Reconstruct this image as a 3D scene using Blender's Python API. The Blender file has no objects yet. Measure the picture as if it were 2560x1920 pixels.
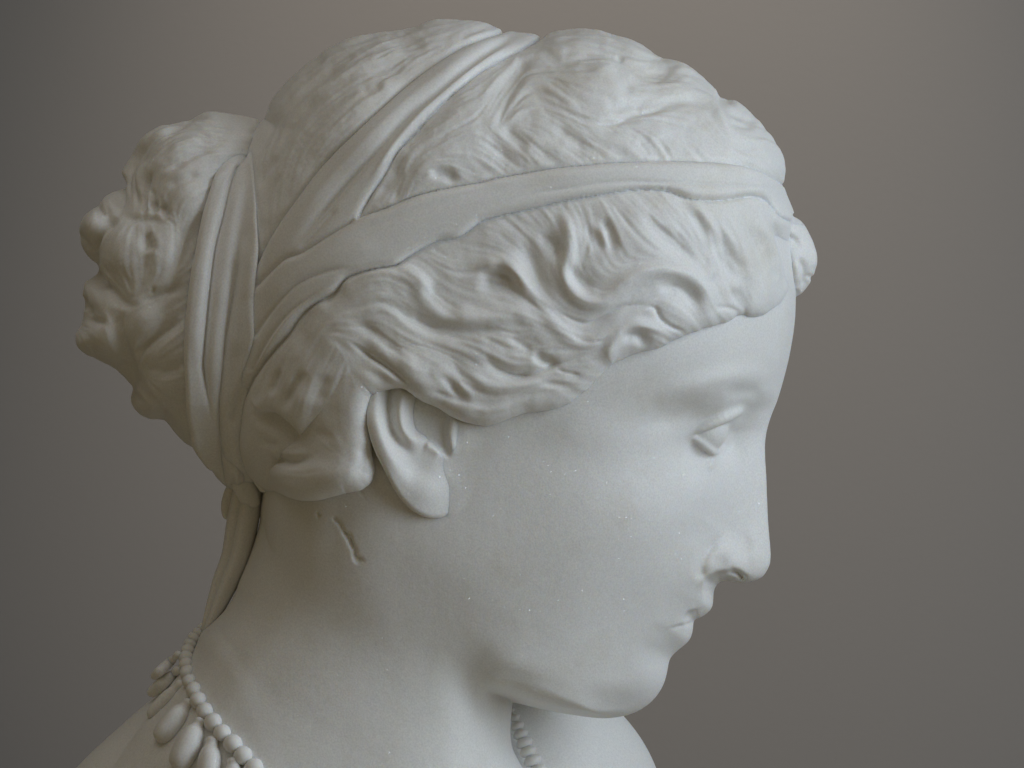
import bpy, math, random
import numpy as np

rng = np.random.default_rng(7)
random.seed(7)
sc = bpy.context.scene

# ------------------------------------------------------------------ camera, light, exposure
PX = 0.00015                     # metres for one photograph pixel in the head's mid plane
CX, CY = 1280.0, 960.0
DIST = 1.35                      # camera to the head's mid plane
DPX = DIST / PX
HEAD_Z = 1.50                    # height of the picture's centre above the floor

def link(o):
    sc.collection.objects.link(o)
    return o

cam = bpy.data.cameras.new('camera')
cam.sensor_width = 36.0
cam.lens = 36.0 * DIST / (2560 * PX)
cam.clip_start, cam.clip_end = 0.05, 50
cam_o = link(bpy.data.objects.new('camera', cam))
cam_o.location = (0, -DIST, HEAD_Z)
cam_o.rotation_euler = (math.radians(90), 0, 0)
sc.camera = cam_o

world = bpy.data.worlds.new('World')
sc.world = world
world.use_nodes = True
bg = world.node_tree.nodes['Background']
bg.inputs['Color'].default_value = (1.0, 0.83, 0.52, 1)
bg.inputs['Strength'].default_value = 0.105

def area(name, loc, target, sx, sy, power, color):
    l = bpy.data.lights.new(name, 'AREA')
    l.shape = 'RECTANGLE'
    l.size, l.size_y = sx, sy
    l.energy = power
    l.color = color
    o = link(bpy.data.objects.new(name, l))
    o.location = loc
    d = np.array(target) - np.array(loc)
    import mathutils
    o.rotation_euler = mathutils.Vector(d).to_track_quat('-Z', 'Y').to_euler()
    return o

area('window_light', (0.88, -0.47, 1.72), (0.05, 0, HEAD_Z), 0.75, 0.85, 7.4, (0.755, 0.87, 1.0))
area('ceiling_light', (-0.25, -0.75, 3.1), (-0.05, 0.0, HEAD_Z), 1.6, 1.2, 4.5, (0.97, 0.98, 1.0))
def spot(name, loc, target, power, angle, blend, color, radius):
    import mathutils
    l = bpy.data.lights.new(name, 'SPOT')
    l.energy, l.spot_size, l.spot_blend, l.color, l.shadow_soft_size = power, math.radians(angle), blend, color, radius
    o = link(bpy.data.objects.new(name, l))
    o.location = loc
    o.rotation_euler = mathutils.Vector(np.array(target) - np.array(loc)).to_track_quat('-Z', 'Y').to_euler()
spot('added_wall_spot', (0.02, 0.16, 2.70), (0.04, 0.62, 1.56), 62.0, 36, 1.0, (1.0, 0.87, 0.73), 0.06)  # added unseen lamp: makes a warm pool on the wall, leaving its corners darker

vs = sc.view_settings
vs.view_transform = 'Standard'
vs.look = 'None'
vs.exposure = 0.0
vs.gamma = 1.0
vs.use_curve_mapping = False

# ------------------------------------------------------------------ materials
def new_mat(name):
    m = bpy.data.materials.new(name)
    m.use_nodes = True
    nt = m.node_tree
    return m, nt, nt.nodes, nt.links, nt.nodes['Principled BSDF']

def marble(name, tint=(0.86, 0.85, 0.83)):
    m, nt, N, L, P = new_mat(name)
    tc = N.new('ShaderNodeTexCoord')
    # slow clouding of the stone
    n1 = N.new('ShaderNodeTexNoise'); n1.inputs['Scale'].default_value = 14; n1.inputs['Detail'].default_value = 5
    L.new(tc.outputs['Object'], n1.inputs['Vector'])
    r1 = N.new('ShaderNodeValToRGB')
    r1.color_ramp.elements[0].position = 0.30; r1.color_ramp.elements[0].color = (tint[0]*0.95, tint[1]*0.945, tint[2]*0.92, 1)
    r1.color_ramp.elements[1].position = 0.68; r1.color_ramp.elements[1].color = (*tint, 1)
    L.new(n1.outputs['Fac'], r1.inputs['Fac'])
    # ochre stains in scattered patches
    n2 = N.new('ShaderNodeTexNoise'); n2.inputs['Scale'].default_value = 31; n2.inputs['Detail'].default_value = 6
    n2.inputs['Roughness'].default_value = 0.62
    L.new(tc.outputs['Object'], n2.inputs['Vector'])
    r2 = N.new('ShaderNodeMapRange'); r2.inputs['From Min'].default_value = 0.56; r2.inputs['From Max'].default_value = 0.80
    r2.inputs['To Max'].default_value = 0.42
    L.new(n2.outputs['Fac'], r2.inputs['Value'])
    mx = N.new('ShaderNodeMix'); mx.data_type = 'RGBA'
    mx.inputs['B'].default_value = (0.66, 0.585, 0.44, 1)
    L.new(r2.outputs['Result'], mx.inputs['Factor']); L.new(r1.outputs['Color'], mx.inputs['A'])
    # crystal grain
    n3 = N.new('ShaderNodeTexNoise'); n3.inputs['Scale'].default_value = 1500; n3.inputs['Detail'].default_value = 2
    L.new(tc.outputs['Object'], n3.inputs['Vector'])
    r3 = N.new('ShaderNodeMapRange'); r3.inputs['From Min'].default_value = 0.25; r3.inputs['From Max'].default_value = 0.75
    r3.inputs['To Min'].default_value = 0.89; r3.inputs['To Max'].default_value = 1.06
    L.new(n3.outputs['Fac'], r3.inputs['Value'])
    ml = N.new('ShaderNodeMix'); ml.data_type = 'RGBA'; ml.blend_type = 'MULTIPLY'; ml.inputs['Factor'].default_value = 1
    L.new(mx.outputs['Result'], ml.inputs['A']); L.new(r3.outputs['Result'], ml.inputs['B'])
    L.new(ml.outputs['Result'], P.inputs['Base Color'])
    P.inputs['Roughness'].default_value = 0.48
    P.inputs['Specular IOR Level'].default_value = 0.32
    P.inputs['Subsurface Weight'].default_value = 0.7
    P.inputs['Subsurface Radius'].default_value = (1.0, 0.78, 0.52)
    P.inputs['Subsurface Scale'].default_value = 0.0017
    bp = N.new('ShaderNodeBump'); bp.inputs['Strength'].default_value = 0.10; bp.inputs['Distance'].default_value = 0.0004
    L.new(n3.outputs['Fac'], bp.inputs['Height'])
    n4 = N.new('ShaderNodeTexNoise'); n4.inputs['Scale'].default_value = 160; n4.inputs['Detail'].default_value = 4
    L.new(tc.outputs['Object'], n4.inputs['Vector'])
    bp2 = N.new('ShaderNodeBump'); bp2.inputs['Strength'].default_value = 0.10; bp2.inputs['Distance'].default_value = 0.0010
    L.new(n4.outputs['Fac'], bp2.inputs['Height']); L.new(bp2.outputs['Normal'], bp.inputs['Normal'])
    L.new(bp.outputs['Normal'], P.inputs['Normal'])
    # sparkling crystal facets: few tiny cells with their own tilted mirror face
    vo = N.new('ShaderNodeTexVoronoi'); vo.inputs['Scale'].default_value = 3000
    L.new(tc.outputs['Object'], vo.inputs['Vector'])
    sp = N.new('ShaderNodeSeparateColor'); L.new(vo.outputs['Color'], sp.inputs['Color'])
    gt = N.new('ShaderNodeMath'); gt.operation = 'GREATER_THAN'; gt.inputs[1].default_value = 0.987
    L.new(sp.outputs['Red'], gt.inputs[0])
    v2 = N.new('ShaderNodeVectorMath'); v2.operation = 'SUBTRACT'; v2.inputs[1].default_value = (0.5, 0.5, 0.5)
    L.new(vo.outputs['Color'], v2.inputs[0])
    wn = N.new('ShaderNodeTexWhiteNoise'); L.new(vo.outputs['Color'], wn.inputs['Vector'])
    v3 = N.new('ShaderNodeVectorMath'); v3.operation = 'SUBTRACT'; v3.inputs[1].default_value = (0.5, 0.5, 0.5)
    L.new(wn.outputs['Color'], v3.inputs[0])
    v4 = N.new('ShaderNodeVectorMath'); v4.operation = 'SCALE'; v4.inputs['Scale'].default_value = 1.5
    L.new(v3.outputs['Vector'], v4.inputs[0])
    ge = N.new('ShaderNodeNewGeometry')
    v5 = N.new('ShaderNodeVectorMath'); v5.operation = 'ADD'
    L.new(ge.outputs['Normal'], v5.inputs[0]); L.new(v4.outputs['Vector'], v5.inputs[1])
    v6 = N.new('ShaderNodeVectorMath'); v6.operation = 'NORMALIZE'; L.new(v5.outputs['Vector'], v6.inputs[0])
    gl = N.new('ShaderNodeBsdfGlossy'); gl.inputs['Roughness'].default_value = 0.08
    gl.inputs['Color'].default_value = (0.9, 0.9, 0.9, 1)
    L.new(v6.outputs['Vector'], gl.inputs['Normal'])
    cm = N.new('ShaderNodeMath'); cm.operation = 'MULTIPLY'; cm.inputs[1].default_value = 0.12
    L.new(gt.outputs['Value'], cm.inputs[0]); L.new(cm.outputs['Value'], gl.inputs['Color'])
    sh = N.new('ShaderNodeAddShader')
    L.new(P.outputs['BSDF'], sh.inputs[0]); L.new(gl.outputs['BSDF'], sh.inputs[1])
    L.new(sh.outputs['Shader'], N['Material Output'].inputs['Surface'])
    return m

MARBLE = marble('white_marble')

def wall_mat():
    m, nt, N, L, P = new_mat('painted_plaster')
    tc = N.new('ShaderNodeTexCoord')
    n = N.new('ShaderNodeTexNoise'); n.inputs['Scale'].default_value = 2.2; n.inputs['Detail'].default_value = 4
    L.new(tc.outputs['Object'], n.inputs['Vector'])
    r = N.new('ShaderNodeValToRGB')
    r.color_ramp.elements[0].color = (0.220, 0.211, 0.204, 1); r.color_ramp.elements[1].color = (0.228, 0.219, 0.211, 1)
    L.new(n.outputs['Fac'], r.inputs['Fac']); L.new(r.outputs['Color'], P.inputs['Base Color'])
    n2 = N.new('ShaderNodeTexNoise'); n2.inputs['Scale'].default_value = 260; n2.inputs['Detail'].default_value = 3
    L.new(tc.outputs['Object'], n2.inputs['Vector'])
    b = N.new('ShaderNodeBump'); b.inputs['Strength'].default_value = 0.05; b.inputs['Distance'].default_value = 0.001
    L.new(n2.outputs['Fac'], b.inputs['Height']); L.new(b.outputs['Normal'], P.inputs['Normal'])
    P.inputs['Roughness'].default_value = 0.75
    P.inputs['Specular IOR Level'].default_value = 0.2
    return m

# ------------------------------------------------------------------ relief maps (photograph pixel grid, 2 px step)
G = 2.0
U0, V0, U1, V1 = -140.0, -40.0, 2180.0, 2360.0
NU, NV = int((U1 - U0) / G) + 1, int((V1 - V0) / G) + 1
UU = (U0 + G * np.arange(NU, dtype=np.float32))[None, :]
VV = (V0 + G * np.arange(NV, dtype=np.float32))[:, None]
ZOOM = dict(A=(1500, 600, 3.687), B=(1500, 1000, 3.687), C=(1200, 1400, 2.765), D=(600, 40, 2.765), E=(1200, 40, 2.765),
            F=(1200, 450, 2.765), G=(600, 500, 2.765), H=(600, 850, 2.766), I=(150, 800, 2.765), J=(150, 1450, 3.16),
            K=(150, 250, 2.0738), L=(180, 250, 4.254), M=(180, 600, 4.254), N=(1600, 960, 6.144), O=(880, 930, 4.254), S=(0, 0, 1.0))

def Z(k, *p):
    """traced points of one enlarged view -> photograph pixels"""
    ox, oy, s = ZOOM[k]
    return [(ox + p[i] / s, oy + p[i + 1] / s) for i in range(0, len(p), 2)]

def spline(pts, step=10.0, closed=False):
    p = np.array(pts, float)
    n = len(p)
    if n < 3 and not closed:
        m = max(2, int(np.linalg.norm(p[1] - p[0]) / step) + 1)
        t = np.linspace(0, 1, m)[:, None]
        return p[0] * (1 - t) + p[1] * t
    q = np.vstack([p[-1], p, p[0], p[1]]) if closed else np.vstack([2 * p[0] - p[1], p, 2 * p[-1] - p[-2]])
    out = []
    for i in range(n if closed else n - 1):
        a, b, c, d = q[i], q[i + 1], q[i + 2], q[i + 3]
        m = max(1, int(np.linalg.norm(c - b) / step))
        t = (np.arange(m) / m)[:, None]
        out.append(0.5 * (2 * b + (c - a) * t + (2 * a - 5 * b + 4 * c - d) * t**2 + (3 * b - a - 3 * c + d) * t**3))
    if not closed:
        out.append(p[-1:])
    return np.vstack(out)

def blur(a, s):
    """gaussian blur, sigma s in pixels of the photograph"""
    s = s / G
    pad = int(3 * s) + 2
    b = np.pad(a, pad, mode='edge')
    f = np.fft.rfft2(b)
    ky = np.fft.fftfreq(b.shape[0])[:, None]; kx = np.fft.rfftfreq(b.shape[1])[None, :]
    f *= np.exp(-2 * (math.pi * s) ** 2 * (kx ** 2 + ky ** 2))
    r = np.fft.irfft2(f, b.shape)
    return r[pad:-pad, pad:-pad].astype(np.float32)

def bil(M, u, v):
    x = np.clip((u - U0) / G, 0, NU - 1.001); y = np.clip((v - V0) / G, 0, NV - 1.001)
    i = x.astype(np.int32); j = y.astype(np.int32)
    fx = x - i; fy = y - j
    return (M[j, i] * (1 - fx) + M[j, i + 1] * fx) * (1 - fy) + (M[j + 1, i] * (1 - fx) + M[j + 1, i + 1] * fx) * fy

def sdf(poly, step=14.0, smooth=True):
    """signed distance to a closed outline (inside positive), worked on a 4 px grid"""
    p = spline(poly, step, True) if smooth else np.array(poly, float)
    u = UU[:, ::2]; v = VV[::2]
    best = np.full((v.shape[0], u.shape[1]), 1e12, np.float32)
    ins = np.zeros(best.shape, bool)
    for a, b in zip(p, np.roll(p, -1, 0)):
        dx, dy = b - a
        l2 = dx * dx + dy * dy + 1e-9
        t = np.clip(((u - a[0]) * dx + (v - a[1]) * dy) / l2, 0, 1)
        d = (u - a[0] - t * dx) ** 2 + (v - a[1] - t * dy) ** 2
        np.minimum(best, d, out=best)
        if a[1] != b[1]:
            c = (v >= min(a[1], b[1])) & (v < max(a[1], b[1]))
            ins ^= c & (u < a[0] + (v - a[1]) * dx / (dy if dy else 1e-9))
    s = np.where(ins, np.sqrt(best), -np.sqrt(best))
    r = np.empty((NV, NU), np.float32)
    r[::2, ::2] = s
    r[::2, 1::2] = 0.5 * (s[:, :-1] + s[:, 1:])
    r[1::2] = 0.5 * (r[:-2:2] + r[2::2])
    return r

def near(pts, R, step=8.0):
    """window, distance, position along, signed side of a traced line"""
    p = spline(pts, step)
    i0 = max(0, int((p[:, 0].min() - R - U0) / G)); i1 = min(NU, int((p[:, 0].max() + R - U0) / G) + 2)
    j0 = max(0, int((p[:, 1].min() - R - V0) / G)); j1 = min(NV, int((p[:, 1].max() + R - V0) / G) + 2)
    D = np.full((j1 - j0, i1 - i0), 1e9, np.float32); T = np.zeros_like(D); S = np.zeros_like(D)
    seg = np.linalg.norm(np.diff(p, axis=0), axis=1); cum = np.concatenate([[0], np.cumsum(seg)]); tot = cum[-1] + 1e-9
    for k in range(len(p) - 1):
        a, b = p[k], p[k + 1]
        x0 = max(i0, int((min(a[0], b[0]) - R - U0) / G)); x1 = min(i1, int((max(a[0], b[0]) + R - U0) / G) + 2)
        y0 = max(j0, int((min(a[1], b[1]) - R - V0) / G)); y1 = min(j1, int((max(a[1], b[1]) + R - V0) / G) + 2)
        if x1 <= x0 or y1 <= y0:
            continue
        u = UU[:, x0:x1]; v = VV[y0:y1]
        dx, dy = b - a
        l2 = dx * dx + dy * dy + 1e-9
        t = np.clip(((u - a[0]) * dx + (v - a[1]) * dy) / l2, 0, 1)
        d = np.sqrt((u - a[0] - t * dx) ** 2 + (v - a[1] - t * dy) ** 2)
        w = (slice(y0 - j0, y1 - j0), slice(x0 - i0, x1 - i0))
        m = d < D[w]
        D[w] = np.where(m, d, D[w])
        T[w] = np.where(m, (cum[k] + t * seg[k]) / tot, T[w])
        S[w] = np.where(m, np.sign((u - a[0]) * dy - (v - a[1]) * dx), S[w])
    return (slice(j0, j1), slice(i0, i1)), D, T, S

def sm(x):
    x = np.clip(x, 0, 1)
    return x * x * (3 - 2 * x)

def taper(T, a=0.22, b=0.22):
    return sm(T / max(a, 1e-3)) * sm((1 - T) / max(b, 1e-3))

def stroke(M, pts, r, amp, kind='g', ta=0.22, tb=0.22):
    """one stroke of the chisel: g soft, v sharp groove, c round bead, s one-sided ledge (+ on the right of travel)"""
    R = r * (4.5 if kind in 'vs' else 2.6 if kind == 'g' else 1.0) + 4
    w, D, T, S = near(pts, R)
    tp = taper(T, ta, tb)
    if kind == 'g':
        h = np.exp(-(D / r) ** 2)
    elif kind == 'v':
        h = np.exp(-D / r) * 0.75 + 0.25 * np.exp(-(D / (0.6 * r)) ** 2)
    elif kind == 'c':
        h = np.sqrt(np.clip(1 - (D / r) ** 2, 0, 1))
    else:
        x = S * D
        h = sm((x + 2.5) / 5.0) * np.exp(-np.clip(x, 0, None) / r)
    M[w] += amp * h * tp * (D < R)

def bump(M, c, rx, ry, amp, rot=0.0, p=2):
    ca, sa = math.cos(math.radians(rot)), math.sin(math.radians(rot))
    du, dv = UU - c[0], VV - c[1]
    x = (du * ca + dv * sa) / rx; y = (-du * sa + dv * ca) / ry
    M += amp * np.exp(-(x * x + y * y) ** (p / 2))

def strands(M, a, b, n, amp, r=3.0, seed=0):
    """thin comb lines between two guide lines"""
    rg = np.random.default_rng(seed + 11)
    A = spline(a, 6); B = spline(b, 6)
    m = 24
    def res(P):
        l = np.concatenate([[0], np.cumsum(np.linalg.norm(np.diff(P, axis=0), axis=1))])
        t = np.linspace(0, l[-1], m)
        return np.stack([np.interp(t, l, P[:, 0]), np.interp(t, l, P[:, 1])], 1)
    A, B = res(A), res(B)
    for k in range(n):
        f = (k + rg.uniform(0.1, 0.9)) / n
        f2 = np.clip(f + rg.uniform(-0.06, 0.06), 0, 1)
        tt = np.linspace(0, 1, m)[:, None]
        ff = f * (1 - tt) + f2 * tt
        P = A * (1 - ff) + B * ff
        i0 = int(rg.uniform(0, 0.35) * m); i1 = int(rg.uniform(0.65, 1.0) * m)
        stroke(M, P[i0:i1:3], r * rg.uniform(0.7, 1.6), -amp * rg.uniform(0.35, 1.0), 'g', 0.3, 0.3)

def comb(lines, box, seed, fine=3.2, coarse=8.0):
    """hair texture: noise drawn out along the flow given by the traced lines; box in photograph pixels"""
    C = np.zeros((NV, NU), np.float32); S = np.zeros((NV, NU), np.float32); W = np.zeros((NV, NU), np.float32)
    for L_ in lines:
        p = spline(L_, 4.0)
        d = np.gradient(p, axis=0); a = 2 * np.arctan2(d[:, 1], d[:, 0])
        i = np.clip(((p[:, 0] - U0) / G).astype(int), 0, NU - 1); j = np.clip(((p[:, 1] - V0) / G).astype(int), 0, NV - 1)
        np.add.at(C, (j, i), np.cos(a)); np.add.at(S, (j, i), np.sin(a)); np.add.at(W, (j, i), 1.0)
    c = sum(k * blur(C, s) for k, s in ((2.2, 14), (1.8, 36), (1.2, 100), (0.7, 250)))
    s = sum(k * blur(S, s_) for k, s_ in ((2.2, 14), (1.8, 36), (1.2, 100), (0.7, 250)))
    th = 0.5 * np.arctan2(s, c)
    i0, j0 = int((box[0] - U0) / G), int((box[1] - V0) / G)
    i1, j1 = int((box[2] - U0) / G), int((box[3] - V0) / G)
    th = th[j0:j1, i0:i1]
    dx, dy = np.cos(th), np.sin(th)
    H, Wd = th.shape
    rg = np.random.default_rng(seed)
    out = []
    yy, xx = np.mgrid[0:H, 0:Wd].astype(np.float32)
    noises = []
    for sg in (fine, coarse):
        n = blur(rg.standard_normal((H, Wd)).astype(np.float32), sg)
        noises.append(n / n.std())
    acc = [n.copy() for n in noises]
    for sgn in (1, -1):
        x, y = xx.copy(), yy.copy()
        px, py = sgn * dx, sgn * dy
        for k in range(16):
            x = np.clip(x + 2.2 * px, 0, Wd - 1.01); y = np.clip(y + 2.2 * py, 0, H - 1.01)
            xi, yi = x.astype(np.int32), y.astype(np.int32)
            nx, ny = dx[yi, xi], dy[yi, xi]
            f = np.where(nx * px + ny * py < 0, -1, 1)
            px, py = nx * f, ny * f
            for a_, n in zip(acc, noises):
                a_ += n[yi, xi]
    res = []
    for a_ in acc:
        o = np.zeros((NV, NU), np.float32)
        o[j0:j1, i0:i1] = a_ / a_.std()
        res.append(o)
    return res

def smin(a, b, k):
    h = np.clip(0.5 + 0.5 * (b - a) / k, 0, 1)
    return b * (1 - h) + a * h - k * h * (1 - h)

def dome(s, L, W):
    """squared half width of a rounded body, from the distance to its outline"""
    x = np.clip(s / L, None, 1)
    return np.where(x > 0, W * W * (1 - (1 - x) ** 2), 2 * W * W * x).astype(np.float32)

# ------------------------------------------------------------------ meshing
def surface_nets(F, o, h):
    s = F < 0
    c = np.zeros(tuple(n - 1 for n in F.shape), np.int8)
    for i in (0, 1):
        for j in (0, 1):
            for k in (0, 1):
                c += s[i:F.shape[0] - 1 + i, j:F.shape[1] - 1 + j, k:F.shape[2] - 1 + k]
    act = (c > 0) & (c < 8)
    idx = np.full(act.shape, -1, np.int32)
    I = np.argwhere(act)
    idx[act] = np.arange(len(I))
    P = np.zeros((len(I), 3)); cnt = np.zeros(len(I))
    corners = [(i, j, k) for i in (0, 1) for j in (0, 1) for k in (0, 1)]
    for a in corners:
        for ax in range(3):
            if a[ax]:
                continue
            b = list(a); b[ax] = 1
            fa = F[I[:, 0] + a[0], I[:, 1] + a[1], I[:, 2] + a[2]]; fb = F[I[:, 0] + b[0], I[:, 1] + b[1], I[:, 2] + b[2]]
            m = (fa < 0) != (fb < 0)
            t = np.where(m, fa / np.where(m, fa - fb, 1), 0)
            q = np.array(a, float)[None] + np.zeros((len(I), 3)); q[:, ax] = t
            P += q * m[:, None]; cnt += m
    P = (P / cnt[:, None] + I) * h + np.array(o)
    faces = []
    for ax in range(3):
        sl0 = [slice(None)] * 3; sl1 = [slice(None)] * 3
        sl0[ax] = slice(0, -1); sl1[ax] = slice(1, None)
        x = s[tuple(sl0)] != s[tuple(sl1)]
        E = np.argwhere(x)
        b, d = [(1, 2), (2, 0), (0, 1)][ax]
        E = E[(E[:, b] > 0) & (E[:, d] > 0) & (E[:, b] < F.shape[b] - 1) & (E[:, d] < F.shape[d] - 1)]
        inside = s[E[:, 0], E[:, 1], E[:, 2]]
        def g(db, dd):
            e = E.copy(); e[:, b] += db; e[:, d] += dd
            return idx[e[:, 0], e[:, 1], e[:, 2]]
        q = np.stack([g(-1, -1), g(0, -1), g(0, 0), g(-1, 0)], 1)
        q[~inside] = q[~inside][:, ::-1]
        faces.append(q)
    return P, np.vstack(faces)

def subdivide(P, Q):
    n = len(P)
    E = np.stack([Q, np.roll(Q, -1, 1)], 2).reshape(-1, 2)
    E.sort(axis=1)
    key = E[:, 0].astype(np.int64) * n + E[:, 1]
    uq, inv = np.unique(key, return_inverse=True)
    mid = 0.5 * (P[uq // n] + P[uq % n])
    cen = P[Q].mean(1)
    e = (n + inv).reshape(-1, 4); c = n + len(uq) + np.arange(len(Q))
    NQ = np.concatenate([np.stack([Q[:, i], e[:, i], c, e[:, i - 1]], 1) for i in range(4)])
    return np.vstack([P, mid, cen]), NQ

def gradient(f, P, e=4.0):
    g = np.empty_like(P)
    for a in range(3):
        d = np.zeros(3); d[a] = e
        A = P + d; B = P - d
        g[:, a] = (f(A[:, 0], A[:, 1], A[:, 2]) - f(B[:, 0], B[:, 1], B[:, 2])) / (2 * e)
    return g

def project(f, P, it=3, lim=6.0):
    for _ in range(it):
        g = gradient(f, P)
        v = f(P[:, 0], P[:, 1], P[:, 2])
        s = v / np.maximum((g * g).sum(1), 1e-3)
        d = g * s[:, None]
        l = np.linalg.norm(d, axis=1)
        d *= (np.minimum(l, lim) / np.maximum(l, 1e-9))[:, None]
        P = P - d
    return P

def sculpt(f, lo, hi, h, disp=None, sub=1, eps=4.0):
    """closed body f(u,v,w)<0 -> dense mesh in picture units, carved along its normal by disp(u,v,w)"""
    ax = [np.arange(lo[i], hi[i] + h, h, dtype=np.float32) for i in range(3)]
    F = f(ax[0][:, None, None], ax[1][None, :, None], ax[2][None, None, :]).astype(np.float32)
    F = np.broadcast_to(F, tuple(len(a) for a in ax))
    P, Q = surface_nets(F, lo, h)
    P = project(f, P, 2, h)
    for _ in range(sub):
        P, Q = subdivide(P, Q)
        P = project(f, P, 2, h)
    if disp is not None:
        g = gradient(f, P, eps)
        g /= np.maximum(np.linalg.norm(g, axis=1), 1e-9)[:, None]
        P = P + g * disp(P[:, 0], P[:, 1], P[:, 2])[:, None]
    return P, Q

def to_world(P):
    """photograph pixel + depth towards the camera -> metres; both halves of the head alike"""
    w = P[:, 2]
    k = 1 - (np.sqrt(w * w + 80.0 ** 2) - 80.0) / DPX
    return np.stack([(P[:, 0] - CX) * k * PX, -w * PX, HEAD_Z - (P[:, 1] - CY) * k * PX], 1)

def make_mesh(name, V, Q, mat, parent=None, flip=False):
    me = bpy.data.meshes.new(name)
    V = np.asarray(V, np.float32); Q = np.asarray(Q, np.int32)
    if flip:
        Q = Q[:, ::-1]
    me.vertices.add(len(V)); me.vertices.foreach_set('co', V.ravel())
    me.loops.add(Q.size); me.loops.foreach_set('vertex_index', Q.ravel())
    me.polygons.add(len(Q)); me.polygons.foreach_set('loop_start', np.arange(0, Q.size, Q.shape[1], dtype=np.int32))
    me.polygons.foreach_set('use_smooth', np.ones(len(Q), bool))
    me.update(); me.validate()
    me.materials.append(mat)
    o = link(bpy.data.objects.new(name, me))
    o.parent = parent
    return o

def compact(P, Q):
    u, inv = np.unique(Q, return_inverse=True)
    return P[u], inv.reshape(Q.shape)
#@@STRUCT
# ------------------------------------------------------------------ setting
WALL_Y = 0.62
def quad_wall():
    me = bpy.data.meshes.new('wall')
    nx, nz = 2, 2
    me.from_pydata([(-2.2, WALL_Y, 0), (2.2, WALL_Y, 0), (2.2, WALL_Y, 3.2), (-2.2, WALL_Y, 3.2),
                    (-2.2, WALL_Y + .12, 0), (2.2, WALL_Y + .12, 0), (2.2, WALL_Y + .12, 3.2), (-2.2, WALL_Y + .12, 3.2)], [],
                   [(0, 1, 2, 3), (5, 4, 7, 6), (1, 5, 6, 2), (4, 0, 3, 7), (3, 2, 6, 7), (4, 5, 1, 0)])
    me.materials.append(wall_mat())
    o = link(bpy.data.objects.new('wall', me))
    o['kind'] = 'structure'
    return o
quad_wall()

def dark_block():
    m_, nt, N, L, P_ = new_mat('dark_wood')
    n = N.new('ShaderNodeTexNoise'); n.inputs['Scale'].default_value = 18
    r = N.new('ShaderNodeValToRGB')
    r.color_ramp.elements[0].color = (0.012, 0.010, 0.008, 1); r.color_ramp.elements[1].color = (0.03, 0.024, 0.018, 1)
    L.new(n.outputs['Fac'], r.inputs['Fac']); L.new(r.outputs['Color'], P_.inputs['Base Color'])
    P_.inputs['Roughness'].default_value = 0.5
    me = bpy.data.meshes.new('wooden_block')
    sx, sy, sz, c = 0.09, 0.05, 1.295, 0.004
    prof = [(-sx + c, -sy), (sx - c, -sy), (sx, -sy + c), (sx, sy - c), (sx - c, sy), (-sx + c, sy), (-sx, sy - c), (-sx, -sy + c)]
    V = [(x, y, z) for z in (0, sz - c) for x, y in prof] + [(x * .96, y * .93, sz) for x, y in prof]
    F = [tuple(range(7, -1, -1)), tuple(range(16, 24))]
    for q in (0, 8):
        F += [(q + i, q + (i + 1) % 8, q + 8 + (i + 1) % 8, q + 8 + i) for i in range(8)]
    me.from_pydata(V, [], F)
    me.materials.append(m_)
    o = link(bpy.data.objects.new('wooden_block', me))
    o.location = (-0.343, WALL_Y - 0.12, 0)
    o.rotation_euler = (0, 0, math.radians(-28))
    o['label'] = 'dark brown wooden block standing by the wall behind the bust'
    o['category'] = 'block'
dark_block()

# ------------------------------------------------------------------ outlines traced from the photograph
PROFILE = (Z('S', 1960, 470, 1975, 560, 1986, 640, 1990, 700) +
           Z('A', 1805, 545, 1800, 700, 1785, 850, 1760, 1000, 1735, 1120, 1700, 1260, 1660, 1400, 1620, 1530) +
           Z('B', 1590, 130, 1555, 240, 1538, 320, 1530, 400, 1530, 480, 1536, 600, 1545, 750, 1550, 900, 1556, 1050, 1562, 1180,
             1572, 1300, 1580, 1420) +
           Z('C', 2010, 30, 2000, 60, 1970, 110, 1910, 155, 1840, 168, 1770, 160, 1700, 148, 1660, 156, 1635, 175, 1622, 215, 1620, 260, 1618, 310,
             1605, 345, 1575, 375, 1530, 403, 1500, 409, 1482, 416, 1480, 450, 1478, 490, 1465, 540, 1440, 575, 1400, 605, 1350, 645, 1318, 680,
             1310, 710, 1300, 780, 1275, 860, 1235, 930, 1180, 990, 1110, 1040, 1020, 1075, 920, 1093, 850, 1096, 790, 1092, 700, 1080,
             560, 1060, 400, 1025, 260, 985, 200, 968))
HEAD_POLY = PROFILE + Z('S', 1190, 1742, 1080, 1715, 940, 1670, 790, 1590, 680, 1470, 650, 1300, 670, 1100, 690, 700, 860, 420, 1300, 280, 1700, 290, 1890, 400)
NECK_POLY = Z('S', 1330, 1580, 1285, 1700, 1276, 1760, 1276, 1800, 1275, 1834, 1281, 1874, 1298, 1906, 1325, 1950, 1380, 2020, 1450, 2200, 1450, 2340, 200, 2340,
              250, 2000, 330, 1850, 420, 1730, 480, 1640, 517, 1582, 539, 1551, 564, 1523, 587, 1488, 599, 1450, 620, 1400, 645, 1324, 656, 1274, 672, 1225, 690, 1150,
              760, 1000, 900, 900, 1150, 1000, 1300, 1250)
TORSO_POLY = Z('S', 540, 1560, 490, 1640, 440, 1697, 381, 1747, 340, 1780, 292, 1823, 245, 1865, 191, 1918, 130, 1990, 60, 2090, 0, 2200, -40, 2340, 1300, 2340,
               1350, 2150, 1250, 1950, 1100, 1800, 900, 1650)

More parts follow.
